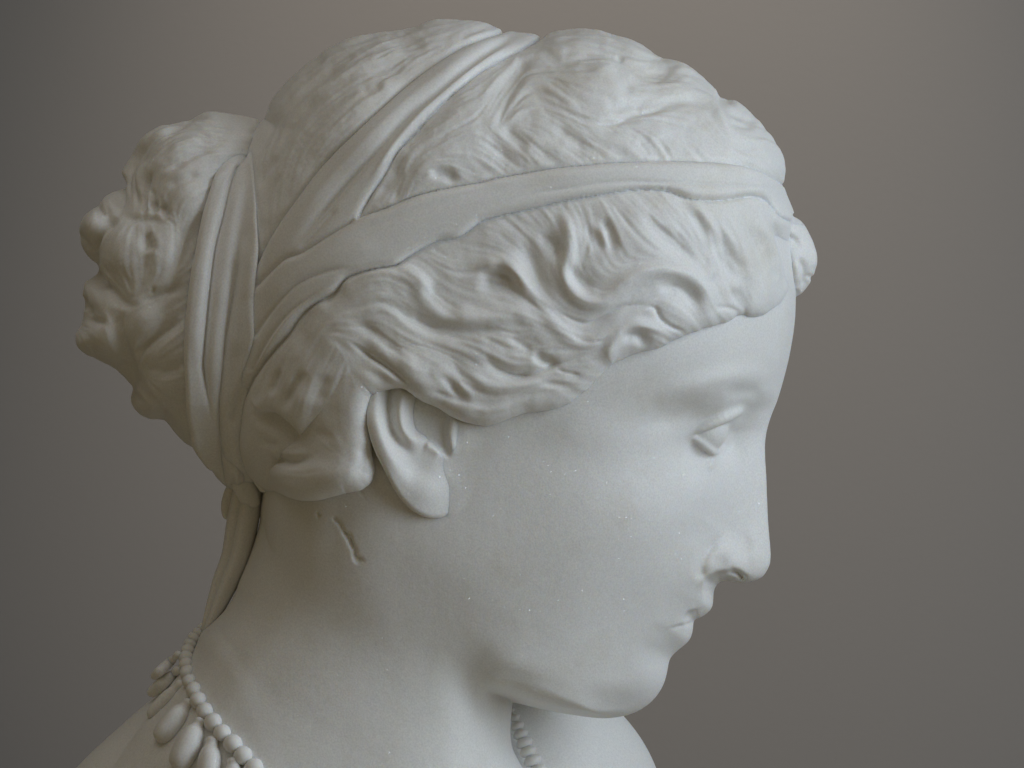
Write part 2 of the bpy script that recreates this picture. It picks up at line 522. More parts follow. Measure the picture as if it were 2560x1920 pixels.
# horizontal sections of the face: height, (set-back from the profile, half width) ...
SECT = [
    (600, (40, 170), (120, 290), (250, 390), (450, 450), (700, 470)),
    (900, (40, 168), (120, 288), (250, 388), (450, 448), (700, 470)),
    (980, (25, 108), (60, 182), (110, 258), (180, 328), (270, 385), (450, 438), (700, 462)),
    (1018, (25, 72), (60, 122), (80, 152), (96, 200), (130, 256), (180, 304), (270, 364), (450, 430), (700, 458)),
    (1045, (20, 60), (45, 86), (70, 104), (84, 140), (98, 212), (130, 246), (180, 286), (260, 346), (450, 424), (700, 455)),
    (1075, (15, 45), (40, 68), (80, 87), (98, 112), (112, 196), (140, 236), (180, 264), (250, 322), (350, 375), (500, 422), (700, 452)),
    (1110, (15, 42), (40, 66), (85, 87), (108, 112), (124, 196), (150, 228), (200, 257), (260, 312), (350, 370), (500, 420), (700, 450)),
    (1135, (15, 41), (40, 66), (85, 88), (116, 122), (136, 190), (160, 220), (210, 256), (270, 312), (350, 368), (500, 420), (700, 450)),
    (1180, (15, 40), (40, 65), (75, 88), (110, 126), (140, 182), (175, 225), (220, 268), (280, 325), (380, 383), (520, 424), (700, 450)),
    (1230, (15, 40), (40, 64), (75, 86), (110, 120), (150, 186), (200, 255), (270, 322), (380, 382), (520, 424), (700, 450)),
    (1300, (15, 40), (40, 64), (75, 84), (115, 102), (160, 160), (210, 230), (280, 306), (380, 375), (520, 420), (700, 445)),
    (1390, (15, 48), (45, 78), (90, 92), (135, 100), (175, 140), (230, 215), (300, 285), (400, 358), (530, 410), (700, 435)),
    (1440, (15, 44), (50, 76), (90, 90), (130, 98), (170, 140), (230, 215), (300, 282), (400, 350), (530, 400), (700, 425)),
    (1466, (10, 34), (30, 66), (60, 110), (110, 178), (180, 250), (280, 320), (410, 380), (560, 415), (700, 425)),
    (1520, (10, 38), (30, 76), (60, 122), (110, 182), (180, 247), (280, 315), (400, 370), (560, 405), (700, 418)),
    (1549, (10, 52), (30, 96), (60, 140), (110, 195), (200, 268), (320, 335), (450, 380), (560, 400), (700, 412)),
    (1590, (10, 42), (30, 80), (60, 120), (110, 178), (200, 256), (320, 325), (450, 370), (560, 390), (700, 405)),
    (1650, (10, 55), (30, 100), (60, 145), (120, 210), (220, 285), (340, 335), (460, 365), (560, 380), (700, 395)),
    (1730, (10, 50), (30, 95), (70, 150), (130, 205), (230, 270), (340, 315), (460, 345), (560, 360), (700, 375)),
    (1800, (20, 90), (60, 150), (140, 215), (240, 265), (340, 300), (560, 330), (700, 350)),
]
def face_half_width():
    pr = spline(PROFILE, 4)
    pv = pr[:, 1]
    pmax = np.maximum.accumulate(pv)          # single valued: height only grows
    keep = pv >= pmax - 1e-6
    v = V0 + G * np.arange(NV)
    up = np.interp(v, pv[keep], pr[keep, 0])
    dg = np.concatenate([np.arange(0, 60, 2.0), np.arange(60, 900, 8.0)])
    rows = []
    for s in SECT:
        d = np.array([0] + [p[0] for p in s[1:]] + [1000.0]); q = np.array([0] + [p[1] ** 2 for p in s[1:]] + [s[-1][1] ** 2 * 1.0])
        rows.append(np.interp(dg, d, q))
    rows = np.array(rows); sv = np.array([s[0] for s in SECT], float)
    T = np.stack([np.interp(v, sv, rows[:, i]) for i in range(len(dg))], 1)
    d = up[:, None] - UU
    i = np.searchsorted(dg, np.clip(d, 0, 899)) ; i = np.clip(i, 1, len(dg) - 1)
    t = (np.clip(d, 0, 899) - dg[i - 1]) / (dg[i] - dg[i - 1])
    r = np.arange(NV)[:, None]
    Q = T[r, i - 1] * (1 - t) + T[r, np.minimum(i, T.shape[1] - 1)] * t
    Q = np.where(d < 0, 220 * d, Q)
    return Q.astype(np.float32)

SOFT = []
s_head = sdf(HEAD_POLY, 12)
Qf = face_half_width()
Qf = np.clip(Qf, -4e4, None)
Q7, Q22, Q60 = blur(Qf, 7), blur(Qf, 22), blur(Qf, 62)
eye_m = np.exp(-(((UU - 1785) / 105) ** 2 + ((VV - 1080) / 105) ** 2) ** 2)
m1, m2 = sm((s_head - 35) / 60) * (1 - eye_m), sm((s_head - 120) / 130) * (1 - eye_m)
Qf = Q7 * (1 - m1) + Q22 * m1
Qf = Qf * (1 - m2) + Q60 * m2
mB = sm((1790 - UU) / 95) * sm((VV - 1330) / 70) * (1 - sm((VV - 1660) / 80)) * sm((s_head - 8) / 40)
Qf = Qf * (1 - mB) + blur(Qf, 40) * mB
for c_, r_, s_ in (((1728, 1462), 42, 16), ((1708, 1520), 58, 26)):
    k_ = np.exp(-(((UU - c_[0]) / r_) ** 2 + ((VV - c_[1]) / r_) ** 2) ** 2)
    SOFT.append((k_, s_))
jw = sm((UU - 1080) / 160) * sm((VV - 1400) / 150)
near_edge0 = np.interp(s_head, [-80, 0, 10, 30, 60, 110, 200, 320, 450], [-16000, 0, 42 ** 2, 84 ** 2, 132 ** 2, 192 ** 2, 268 ** 2, 335 ** 2, 380 ** 2]).astype(np.float32)
near_edge0 = blur(near_edge0, 7)
mL = sm((VV - 1445) / 30) * sm((UU - 1440) / 190) * (1 - sm((s_head - 30) / 75))
Qf = Qf * (1 - mL) + near_edge0 * mL
for k_, s_ in SOFT:
    Qf = Qf * (1 - k_) + blur(Qf, s_) * k_
edge = blur(np.clip(dome(s_head, 340, 455) * (1 - jw) + dome(s_head, 130, 415) * jw, -9e4, None), 5)
# the sharper front of nose, lips and chin keeps its own tight edge
front = sm((UU - 1600) / 120) * sm((VV - 1380) / 40) * (1 - sm((s_head - 25) / 45))
edge_f = 2 * 95.0 * s_head + 1.1 * np.clip(s_head, 0, None) ** 2
edge = np.where(s_head > -60, edge * (1 - front) + np.minimum(edge, edge_f) * front, edge)
Qh = smin(Qf, edge, 1500.0 + 36000.0 * sm((1640 - UU) / 300))
near_edge = sm(1 - (s_head - 2) / 22.0)
Qh = Qh * (1 - near_edge) + np.minimum(Qh, 2 * 230.0 * s_head) * near_edge

# relief of the features, straight out to the side
REL = np.zeros((NV, NU), np.float32)
# brow bone and socket
stroke(REL, Z('S', 1620, 1005, 1720, 968, 1820, 944, 1890, 938, 1935, 950), 26, 11, 'g', .45, .2)
stroke(REL, Z('S', 1800, 990, 1860, 978, 1910, 985), 16, -9, 'g', .4, .3)
bump(REL, (1700, 1036), 85, 34, -19, -12)
bump(REL, (1768, 1088), 52, 52, -34)
bump(REL, (1726, 1140), 52, 42, -20, 50)
stroke(REL, Z('N', 1150, 1060, 1110, 1180, 1000, 1320), 9, 8, 'g', .15, .4)
# wing of the nose and nostril
bump(REL, Z('B', 1130, 1490)[0], 46, 54, 23, 25, 3)
stroke(REL, Z('B', 1150, 1235, 1040, 1310, 960, 1400, 915, 1510, 920, 1590, 960, 1655, 1040, 1700), 13, -13, 'g', .35, .3)
stroke(REL, Z('B', 1400, 1240, 1330, 1330, 1300, 1420, 1310, 1500), 20, -3, 'g', .4, .4)
stroke(REL, Z('B', 1150, 1575, 1215, 1570, 1260, 1585, 1300, 1620, 1325, 1650), 6.5, -26, 'g', .35, .15)
# mouth
stroke(REL, Z('C', 1262, 474, 1310, 455, 1370, 439, 1430, 426, 1500, 410), 17, 10, 's', .5, .05)
stroke(REL, Z('C', 1500, 413, 1430, 430, 1370, 443, 1310, 459, 1270, 476), 4, -6, 'g', .03, .5)
bump(REL, Z('C', 1275, 480)[0], 26, 22, -6)
# cheek and cheekbone
bump(REL, (1640, 1270), 150, 130, 14)
bump(REL, (1480, 1080), 120, 60, 8, 10)
bump(REL, (1560, 1500), 90, 130, -4, 20)
# crack and chips in the neck
NREL = np.zeros((NV, NU), np.float32)
stroke(NREL, Z('H', 690, 1262, 735, 1330, 760, 1345, 775, 1400, 800, 1440, 805, 1490, 835, 1505, 880, 1530), 5, -9, 'g', .35, .2)
stroke(NREL, Z('H', 720, 1300, 745, 1360, 770, 1385, 790, 1450), 3, -5, 'g', .2, .2)
stroke(NREL, Z('H', 790, 1500, 820, 1525, 850, 1520), 4, -5, 'g', .3, .3)
stroke(NREL, Z('H', 640, 1215, 690, 1255, 720, 1300), 4, -5, 'g', .3, .3)
stroke(NREL, Z('H', 540, 1180, 560, 1220), 4, -6, 'g', .2, .2)
stroke(NREL, Z('H', 780, 905, 800, 985, 850, 1050, 880, 1110), 3, -4, 'g', .2, .3)
_n = blur(rng.standard_normal((NV, NU)).astype(np.float32), 16); _m = blur(rng.standard_normal((NV, NU)).astype(np.float32), 5)
NREL += 0.13 * _n / _n.std() + 0.04 * _m / _m.std()
# long neck muscle
stroke(NREL, Z('S', 800, 1330, 930, 1520, 1060, 1720, 1180, 1900), 70, 4, 'g', .4, .3)
stroke(NREL, Z('S', 1120, 1600, 1190, 1720, 1240, 1850), 40, -8, 'g', .4, .3)
wR = np.sqrt(np.clip(Qh, 0, None))
Wf = wR + REL * sm(wR / 60)
Qh = np.where(Qh > 0, Wf * Wf * sm(s_head / 6 + 0.5) + Qh * (1 - sm(s_head / 6 + 0.5)), Qh).astype(np.float32)
Qh = blur(np.clip(Qh, -8e4, None), 2.2)

s_neck = sdf(NECK_POLY, 25)
Qn = blur(np.clip(dome(s_neck, 330, 345), -9e4, None), 12)
# jaw and neck flow into each other behind the chin
s_un = np.maximum(s_head, s_neck)
in_un = sm((s_un + 4) / 8)
Qm = np.maximum(Qh, Qn)
def nblur(q, s):
    return blur(np.maximum(q, 0) * in_un, s) / np.maximum(blur(in_un, s), 0.05)
Q30, Q80 = nblur(Qm, 34), nblur(Qm, 85)
zone = sm((1500 - UU) / 260) * sm((VV - 1130) / 170) * sm((2200 - VV) / 150)
ma = zone * sm((s_un - 22) / 60)
mb_ = zone * sm((s_un - 85) / 120)
Qm = Qm * (1 - ma) + Q30 * ma
Qm = Qm * (1 - mb_) + Q80 * mb_
_w, _D, _T, _S = near(Z('S', 1225, 1700, 1160, 1610, 1090, 1520, 1020, 1440), 150)
mk = np.zeros((NV, NU), np.float32)
mk[_w] = np.exp(-(np.minimum(_D, 400) / 85) ** 2) * sm(_T / 0.35 + 0.25)
Q55 = nblur(Qm, 60)
Qm = Qm * (1 - mk) + Q55 * mk
Qh = Qm.astype(np.float32)
s_tor = sdf(TORSO_POLY, 25)
Qt = blur(np.clip(dome(s_tor, 420, 330), -9e4, None), 14)
Qh_s = Qh

# shape of the ear
w_now = np.sqrt(np.clip(Qh_s, 0, None))
EAR_POLY = Z('O', 300, 60, 205, 150, 165, 300, 163, 480, 200, 680, 260, 850, 320, 970, 390, 1110, 470, 1260, 560, 1380, 660, 1470, 780, 1530, 900, 1548, 1010, 1530, 1100, 1480,
             1200, 1380, 1300, 1200, 1380, 1000, 1430, 800, 1450, 600, 1400, 400, 1200, 200, 900, 60, 600, 20)
s_ear = sdf(EAR_POLY, 8)
xe = np.clip((UU - 915 - 0.20 * (VV - 1000)) / 250.0, 0, 1.6)
EH = (68 * np.clip(1 - xe, 0, 1) ** 1.6 - 9 * sm((xe - 0.9) / 0.4)) * (0.55 + 0.45 * sm((VV - 960) / 110))
EH = EH * (1 - 0.35 * sm((VV - 1180) / 110)) - 15 * sm((UU - (1090 - 55 * sm((VV - 1090) / 120))) / 170)
ER = np.zeros((NV, NU), np.float32)
def ear_cut(pts, r, a, kd='g', ta=.2, tb=.2):
    stroke(ER, Z('O', *pts), r, a, kd, ta, tb)
ear_cut((280, 130, 262, 300, 268, 470, 315, 660, 390, 850, 480, 1020, 560, 1150), 19, 13, 'g', .05, .35)
ear_cut((430, 120, 395, 280, 395, 430, 430, 610, 500, 730, 590, 830, 690, 900), 14, -21, 'g', .05, .35)
ear_cut((570, 170, 535, 330, 530, 480, 560, 620, 650, 720, 780, 790), 15, 15, 'g', .1, .3)
ear_cut((780, 760, 880, 810, 960, 870), 14, 6)
s_con = sdf(Z('O', 700, 220, 635, 330, 612, 500, 650, 640, 760, 710, 880, 790, 990, 890, 1050, 890, 1040, 760, 1010, 620, 1040, 480, 1060, 380, 950, 250, 820, 180), 6)
ER -= 46 * sm((s_con + 6) / 34)
ear_cut((1090, 420, 1065, 560, 1060, 680, 1075, 800, 1080, 900), 12, 9, 'g', .2, .3)
bump(ER, Z('O', 1180, 620)[0], 34, 56, 11)
bump(ER, Z('O', 790, 1270)[0], 46, 52, 9)
bump(ER, Z('O', 720, 1010)[0], 34, 30, -8)
bump(ER, Z('O', 520, 1050)[0], 22, 44, 5, -25)
W_ear = blur(w_now, 20) + EH + blur(ER, 1.5)
def f_ear(u, v, w):
    a = w - bil(W_ear, u, v)
    b = -bil(s_ear, u, v)
    k = 13.0
    r = np.where((a > -k) & (b > -k), np.sqrt(np.clip(a + k, 0, None) ** 2 + np.clip(b + k, 0, None) ** 2) - k, np.maximum(a, b))
    return np.maximum(r, 300 - w)

def chain(u, v, w, pts):
    d = None
    for (a0, a1, a2, ra), (b0, b1, b2, rb) in zip(pts[:-1], pts[1:]):
        dx, dy, dz = b0 - a0, b1 - a1, b2 - a2
        t = np.clip(((u - a0) * dx + (v - a1) * dy + (w - a2) * dz) / (dx * dx + dy * dy + dz * dz), 0, 1)
        e_ = np.sqrt((u - a0 - t * dx) ** 2 + (v - a1 - t * dy) ** 2 + (w - a2 - t * dz) ** 2) - (ra + (rb - ra) * t)
        d = e_ if d is None else np.minimum(d, e_)
    return d
UPPER_LID = [(1650, 1090, 258, 8), (1690, 1084, 250, 10), (1725, 1076, 246, 11), (1765, 1060, 243, 14), (1802, 1043, 228, 17), (1829, 1028, 197, 18), (1838, 1022, 155, 17), (1836, 1022, 100, 16)]
LOWER_LID = [(1712, 1084, 243, 4), (1738, 1098, 236, 5.5), (1760, 1114, 222, 6.5), (1778, 1128, 196, 7), (1788, 1130, 150, 7)]
def densify(pts, n):
    p = np.array(pts, float); t = np.arange(len(p)) * 100.0
    tt = np.linspace(0, t[-1], n)
    cols = []
    for i in range(4):
        q = spline(np.stack([t, p[:, i]], 1), 5.0)
        cols.append(np.interp(tt, q[:, 0], q[:, 1]))
    return [tuple(r_) for r_ in np.stack(cols, 1)]
UPPER_LID = densify(UPPER_LID, 22); LOWER_LID = densify(LOWER_LID, 16)
def eye(u, v, w):
    ball = np.sqrt((u - 1745) ** 2 + (v - 1066) ** 2 + (w - 170) ** 2) - 72
    return smin(smin(ball, chain(u, v, w, UPPER_LID), 3.0), chain(u, v, w, LOWER_LID), 12.0)

def f_skin(u, v, w):
    r = f_skin0(u, v, w)
    u, v, w = np.broadcast_arrays(u, v, w)
    m_ = (u > 1620) & (u < 1900) & (v > 980) & (v < 1190)
    if r.shape == m_.shape and m_.any():
        r = np.array(r)
        r[m_] = smin(r[m_], eye(u[m_], v[m_], np.abs(w[m_])), 16.0)
    m_ = (u > 1030) & (u < 1290) & (v > 920) & (v < 1340) & (np.abs(w) > 250)
    if r.shape == m_.shape and m_.any():
        r = np.array(r)
        us_ = 1040 + 52 * sm((v[m_] - 1140) / 90)
        k_ = 0.5 + 20.0 * sm((u[m_] - us_) / 60)
        r[m_] = smin(r[m_], f_ear(u[m_], v[m_], np.abs(w[m_])) + 2.0 + 40 * (1 - sm((u[m_] - us_ + 8) / 40)), k_)
    return r

def f_skin0(u, v, w):
    qh = bil(Qh_s, u, v); qt = bil(Qt, u, v)
    fh = (w * w - qh) / (2 * np.sqrt(np.clip(qh, 0, None) + 60.0 ** 2))
    wt = w + 40
    ft = (wt * wt - qt) / (2 * np.sqrt(np.clip(qt, 0, None) + 90.0 ** 2))
    r = smin(fh, ft, 130.0)
    # far shoulder
    e = np.sqrt(((u - 1180) / 520) ** 2 + ((v - 2150) / 450) ** 2 + ((w + 430) / 360) ** 2 + 1e-6)
    fs = (e - 1) * 400
    # near shoulder, below the frame
    e2 = np.sqrt(((u - 760) / 560) ** 2 + ((v - 2580) / 480) ** 2 + ((w - 330) / 420) ** 2 + 1e-6)
    f2 = (e2 - 1) * 450
    r = smin(smin(r, fs, 40.0), f2, 120.0)
    return np.maximum(r, v - 2330)

def d_skin(u, v, w):
    return bil(NREL, u, v) * (w > 0)

BASE = np.array((0.0, 0.0, HEAD_Z - (2330 - CY) * PX))
bust = link(bpy.data.objects.new('marble_bust', None))
bust.location = BASE
bust['label'] = 'white marble bust of a woman in profile with bound hair and bead necklace'
bust['category'] = 'bust'

def part(name, P, Q, parent=None, mat=None):
    return make_mesh(name, to_world(P) - BASE, Q, mat or MARBLE, parent or bust)

import time
T0 = time.time()
P, Q = sculpt(f_skin, (-60, 300, -800), (2010, 2336, 760), 7.0, d_skin, 1)
head = part('head', P, Q)
print('head', len(Q), time.time() - T0)
# ------------------------------------------------------------------ hair, headband, bun
CAP_TOP = (Z('S', 500, 900, 500, 720, 535, 540, 595, 410, 640, 335) +
           Z('D', 210, 740, 225, 690, 250, 620, 300, 550, 350, 490, 430, 420, 520, 350, 620, 290, 750, 225, 870, 190, 1000, 165, 1120, 150, 1250, 110,
             1380, 80, 1520, 68, 1650, 72, 1760, 100, 1850, 138, 1960, 152, 2080, 160) +
           Z('E', 480, 140, 560, 130, 680, 133, 800, 150, 900, 180, 1000, 210, 1090, 245, 1170, 310, 1240, 345, 1330, 360, 1400, 390, 1480, 450,
             1560, 520, 1650, 590, 1740, 620, 1810, 670, 1880, 740, 1960, 830, 2010, 900, 2060, 980, 2085, 1060, 2090, 1120, 2090, 1180,
             2105, 1240, 2130, 1300))
# body of the skull under the hair (goes on below the hair line)
CAP_POLY = CAP_TOP + Z('S', 1983, 548, 1974, 580, 1962, 625, 1964, 690, 1958, 780, 1900, 980, 1600, 1250, 1300, 1420, 1000, 1420, 760, 1300, 640, 1190, 560, 1110, 515, 1010)
# what of it is hair
HAIRLINE = (Z('F', 2150, 700, 2110, 790, 2040, 850, 1960, 890, 1880, 905, 1800, 895, 1740, 910, 1640, 960, 1500, 1000, 1400, 1028, 1300, 1080, 1200, 1130, 1050, 1165, 940, 1210,
              880, 1235, 830, 1290, 760, 1360, 680, 1430, 590, 1500, 450, 1550, 300, 1562, 200, 1590) +
            Z('G', 1800, 1480, 1700, 1505, 1600, 1490, 1480, 1450, 1400, 1400, 1300, 1350, 1180, 1295, 1050, 1278, 950, 1285, 890, 1305) +
            Z('H', 855, 430, 850, 550, 865, 680, 885, 800, 890, 890, 870, 950, 820, 980, 740, 975, 640, 1000, 540, 1030, 440, 1035, 340, 1015, 230, 975,
              140, 900, 80, 800, 50, 680, 50, 560, 45, 420, 20, 290, 10, 190))
HAIR_POLY = HAIRLINE + Z('S', 600, 860, 590, 600, 600, 350, 640, 200, 900, -20, 1300, -30, 1700, 40, 2020, 300, 2030, 640)

BAND_A_UP = (Z('S', 2010, 500) + Z('E', 2088, 1180, 2000, 1130, 1880, 1075, 1750, 1045, 1600, 1030, 1400, 1022, 1200, 1022, 1000, 1028, 850, 1035, 700, 1050, 500, 1070, 300, 1105, 100, 1140) +
             Z('D', 1700, 1160, 1500, 1195, 1250, 1250, 1000, 1350, 830, 1410, 640, 1520, 450, 1640) + Z('G', 320, 420, 130, 610, 20, 720))
BAND_A_LO = (Z('S', 2010, 560, 1950, 545, 1915, 505) + Z('E', 1900, 1255, 1800, 1255, 1650, 1280, 1500, 1278, 1430, 1270, 1380, 1250, 1280, 1215, 1100, 1205, 950, 1220, 750, 1255, 550, 1290, 350, 1340, 150, 1385, 0, 1430) +
             Z('G', 1620, 190, 1510, 265, 1380, 285, 1280, 330, 1180, 390, 1080, 455, 980, 470, 850, 500, 740, 545, 660, 640, 540, 710, 430, 800, 350, 920, 280, 1000, 180, 1120, 100, 1230, 20, 1330))
BAND_B_UP = (Z('S', 1300, 40) + Z('D', 1830, 130, 1700, 180, 1550, 240, 1430, 310, 1270, 420, 1100, 560, 900, 740, 700, 930, 560, 1080, 430, 1250, 320, 1400, 220, 1560) + Z('G', 140, 450, 60, 580))
BAND_B_LO = (Z('S', 1400, 50) + Z('E', 410, 165, 340, 215, 250, 265, 100, 340, 0, 400) + Z('D', 1620, 430, 1430, 590, 1340, 680, 1230, 800, 1100, 940, 1000, 1110, 920, 1230, 840, 1370, 780, 1500, 640, 1640) + Z('G', 320, 480, 130, 640))
BAND_A = BAND_A_UP + BAND_A_LO[::-1]
BAND_B = BAND_B_UP + BAND_B_LO[::-1]

s_cap = sdf(CAP_POLY, 14)
s_hair = sdf(HAIR_POLY, 12)
sA = sdf(BAND_A, 14)
sB = sdf(BAND_B, 14)
s_band = np.maximum(sA, sB)

Qc = dome(s_cap, 470, 505)
ms = sm((s_cap - 25) / 70)
Qc = blur(np.clip(Qc, -9e4, None), 4) * (1 - ms) + blur(np.clip(Qc, -9e4, None), 45) * ms
# hair always lies over the skin of face and neck
w_skin = np.sqrt(np.clip(Qh_s, 0, None))
lift = 34 - 15 * sm((UU - 1480) / 220) + 38 * np.exp(-((UU - 1040) / 150) ** 2 - ((VV - 940) / 90) ** 2) + 30 * sm((1000 - UU) / 150) * sm((VV - 800) / 200)
w_over = blur((w_skin + lift) ** 2 * sm(s_head / 60) , 14)
Qc = np.maximum(Qc, w_over * sm((s_cap - 10) / 60)).astype(np.float32)
Qc = blur(Qc, 5)
Qc[s_cap < 20] = np.where(s_cap < 20, np.minimum(Qc, dome(s_cap, 470, 505) + 800), Qc)[s_cap < 20]

HD = np.zeros((NV, NU), np.float32)
FLOW = []
def g(k, pts, r=9, a=-10, kind='g', ta=.35, tb=.35):
    FLOW.append(Z(k, *pts))
    if kind == 'g':
        f = dict(F=.92, G=1.0, D=1.0, E=1.0, H=1.0).get(k, .8)
        r, a = (r * 1.38, a * f) if a < 0 else (r * 1.25, a * 1.12)
    stroke(HD, Z(k, *pts), r, a, kind, ta, tb)

# --- big swellings
for k, p, rx, ry, a, rot in [
    ('E', (800, 540), 95, 80, 16, 0), ('E', (1100, 860), 90, 40, 9, 0), ('E', (560, 260), 110, 45, 9, -5), ('E', (1500, 760), 60, 60, 6, 0),
    ('E', (1350, 480), 60, 40, 8, 30), ('E', (1850, 900), 40, 60, 6, 0), ('E', (350, 900), 70, 60, 7, 30),
    ('D', (1550, 800), 110, 70, 10, -35), ('D', (1300, 1050), 60, 50, 7, -30), ('D', (900, 600), 150, 70, 10, -40), ('D', (420, 900), 60, 110, 7, 30),
    ('D', (1400, 150), 120, 40, 6, -10), ('D', (600, 1000), 60, 90, 5, 40), ('D', (950, 330), 110, 40, 5, -20),
    ('G', (950, 620), 90, 60, 13, 20), ('G', (700, 900), 70, 70, 10, 0), ('G', (1150, 950), 80, 40, 8, 35), ('G', (1700, 1050), 110, 45, 11, 15),
    ('G', (500, 1250), 70, 90, 9, 0), ('F', (100, 1080), 100, 55, 8, 15), ('F', (500, 1130), 60, 40, 7, 30),
    ('F', (1150, 420), 90, 60, 9, 20), ('F', (1700, 300), 80, 70, 12, 30), ('F', (1850, 620), 70, 80, 10, 0), ('F', (1330, 900), 45, 36, 4, 0),
    ('F', (900, 640), 90, 40, 5, 0), ('H', (480, 430), 50, 70, 8, 0), ('H', (700, 560), 60, 110, 8, 0), ('H', (500, 920), 110, 40, 10, 0),
    ('H', (150, 700), 30, 70, 8, 0)]:
    bump(HD, Z(k, *p)[0], rx, ry, a, rot)

# --- ridges (lit locks)
g('F', (520, 230, 600, 320, 612, 480, 590, 620, 610, 730, 690, 825, 820, 850, 920, 790, 1020, 700, 1130, 640, 1260, 625, 1400, 660, 1490, 750, 1540, 880, 1610, 950), 17, 15, 'g', .1, .12)
g('F', (20, 520, 180, 560, 280, 650, 370, 760, 440, 850, 560, 930), 15, 11)
g('F', (820, 320, 860, 410, 890, 490), 9, 7)
g('F', (1410, 130, 1480, 230, 1540, 330, 1590, 460), 13, 9)
g('F', (1550, 470, 1562, 600, 1545, 720), 11, 7)
g('F', (820, 1270, 890, 1140, 960, 1045, 1060, 995, 1180, 1020, 1300, 1060), 10, 10, 'g', .2, .3)
g('F', (300, 850, 430, 930, 530, 1020, 620, 1090, 720, 1120, 830, 1080, 900, 1010, 1000, 930), 14, 10)
g('G', (760, 560, 950, 500, 1100, 500, 1230, 560, 1300, 660, 1390, 760, 1550, 820, 1750, 810, 1900, 780, 2050, 850, 2200, 930), 22, 12, 'g', .2, .2)
g('G', (1560, 500, 1720, 450, 1850, 480, 1950, 600, 2060, 720), 15, 10)
g('G', (830, 930, 960, 985, 1080, 1075, 1200, 1160, 1330, 1185), 18, 9)
g('G', (1300, 1170, 1430, 1230, 1540, 1290, 1640, 1360), 12, 9)
g('G', (1480, 1100, 1620, 1230, 1750, 1290, 1900, 1280, 2050, 1225, 2210, 1160), 13, 10)
g('G', (1400, 1390, 1550, 1440, 1700, 1460, 1850, 1420, 2000, 1390), 12, 6)
g('E', (1150, 555, 1350, 580, 1500, 620, 1600, 720, 1680, 850, 1750, 950), 14, 9)
g('E', (700, 450, 850, 470, 930, 560, 1000, 620), 18, 9)
g('E', (250, 470, 160, 620, 120, 740), 14, 6)
g('H', (560, 700, 530, 780, 430, 800, 320, 780, 220, 700), 10, 7)
g('H', (75, 520, 95, 700, 190, 860, 380, 945, 600, 955, 790, 905, 870, 800), 30, 8, 'g', .25, .2)
g('H', (180, 640, 300, 720, 440, 740, 520, 700), 14, 7)
g('H', (480, 250, 450, 400, 470, 560, 540, 660), 22, 8)
g('F', (1650, 280, 1740, 480, 1800, 640, 1850, 800), 15, 8)
g('F', (1850, 180, 1940, 380, 1990, 560, 2010, 760), 15, 8)
g('F', (1560, 330, 1650, 520, 1700, 660, 1720, 760), 10, -9)
g('F', (1750, 220, 1850, 420, 1900, 600, 1930, 800), 11, -10)
g('F', (1930, 200, 2020, 420, 2050, 600, 2050, 760), 10, -8)
g('F', (1420, 200, 1500, 330, 1540, 430), 9, -7)
# fold of the curl behind the ear
stroke(HD, Z('H', 90, 400, 170, 470, 290, 545, 400, 610, 480, 700), 40, 13, 's', .25, .25)
stroke(HD, Z('H', 120, 470, 270, 570, 370, 640, 450, 710), 12, -15, 'g', .25, .15)
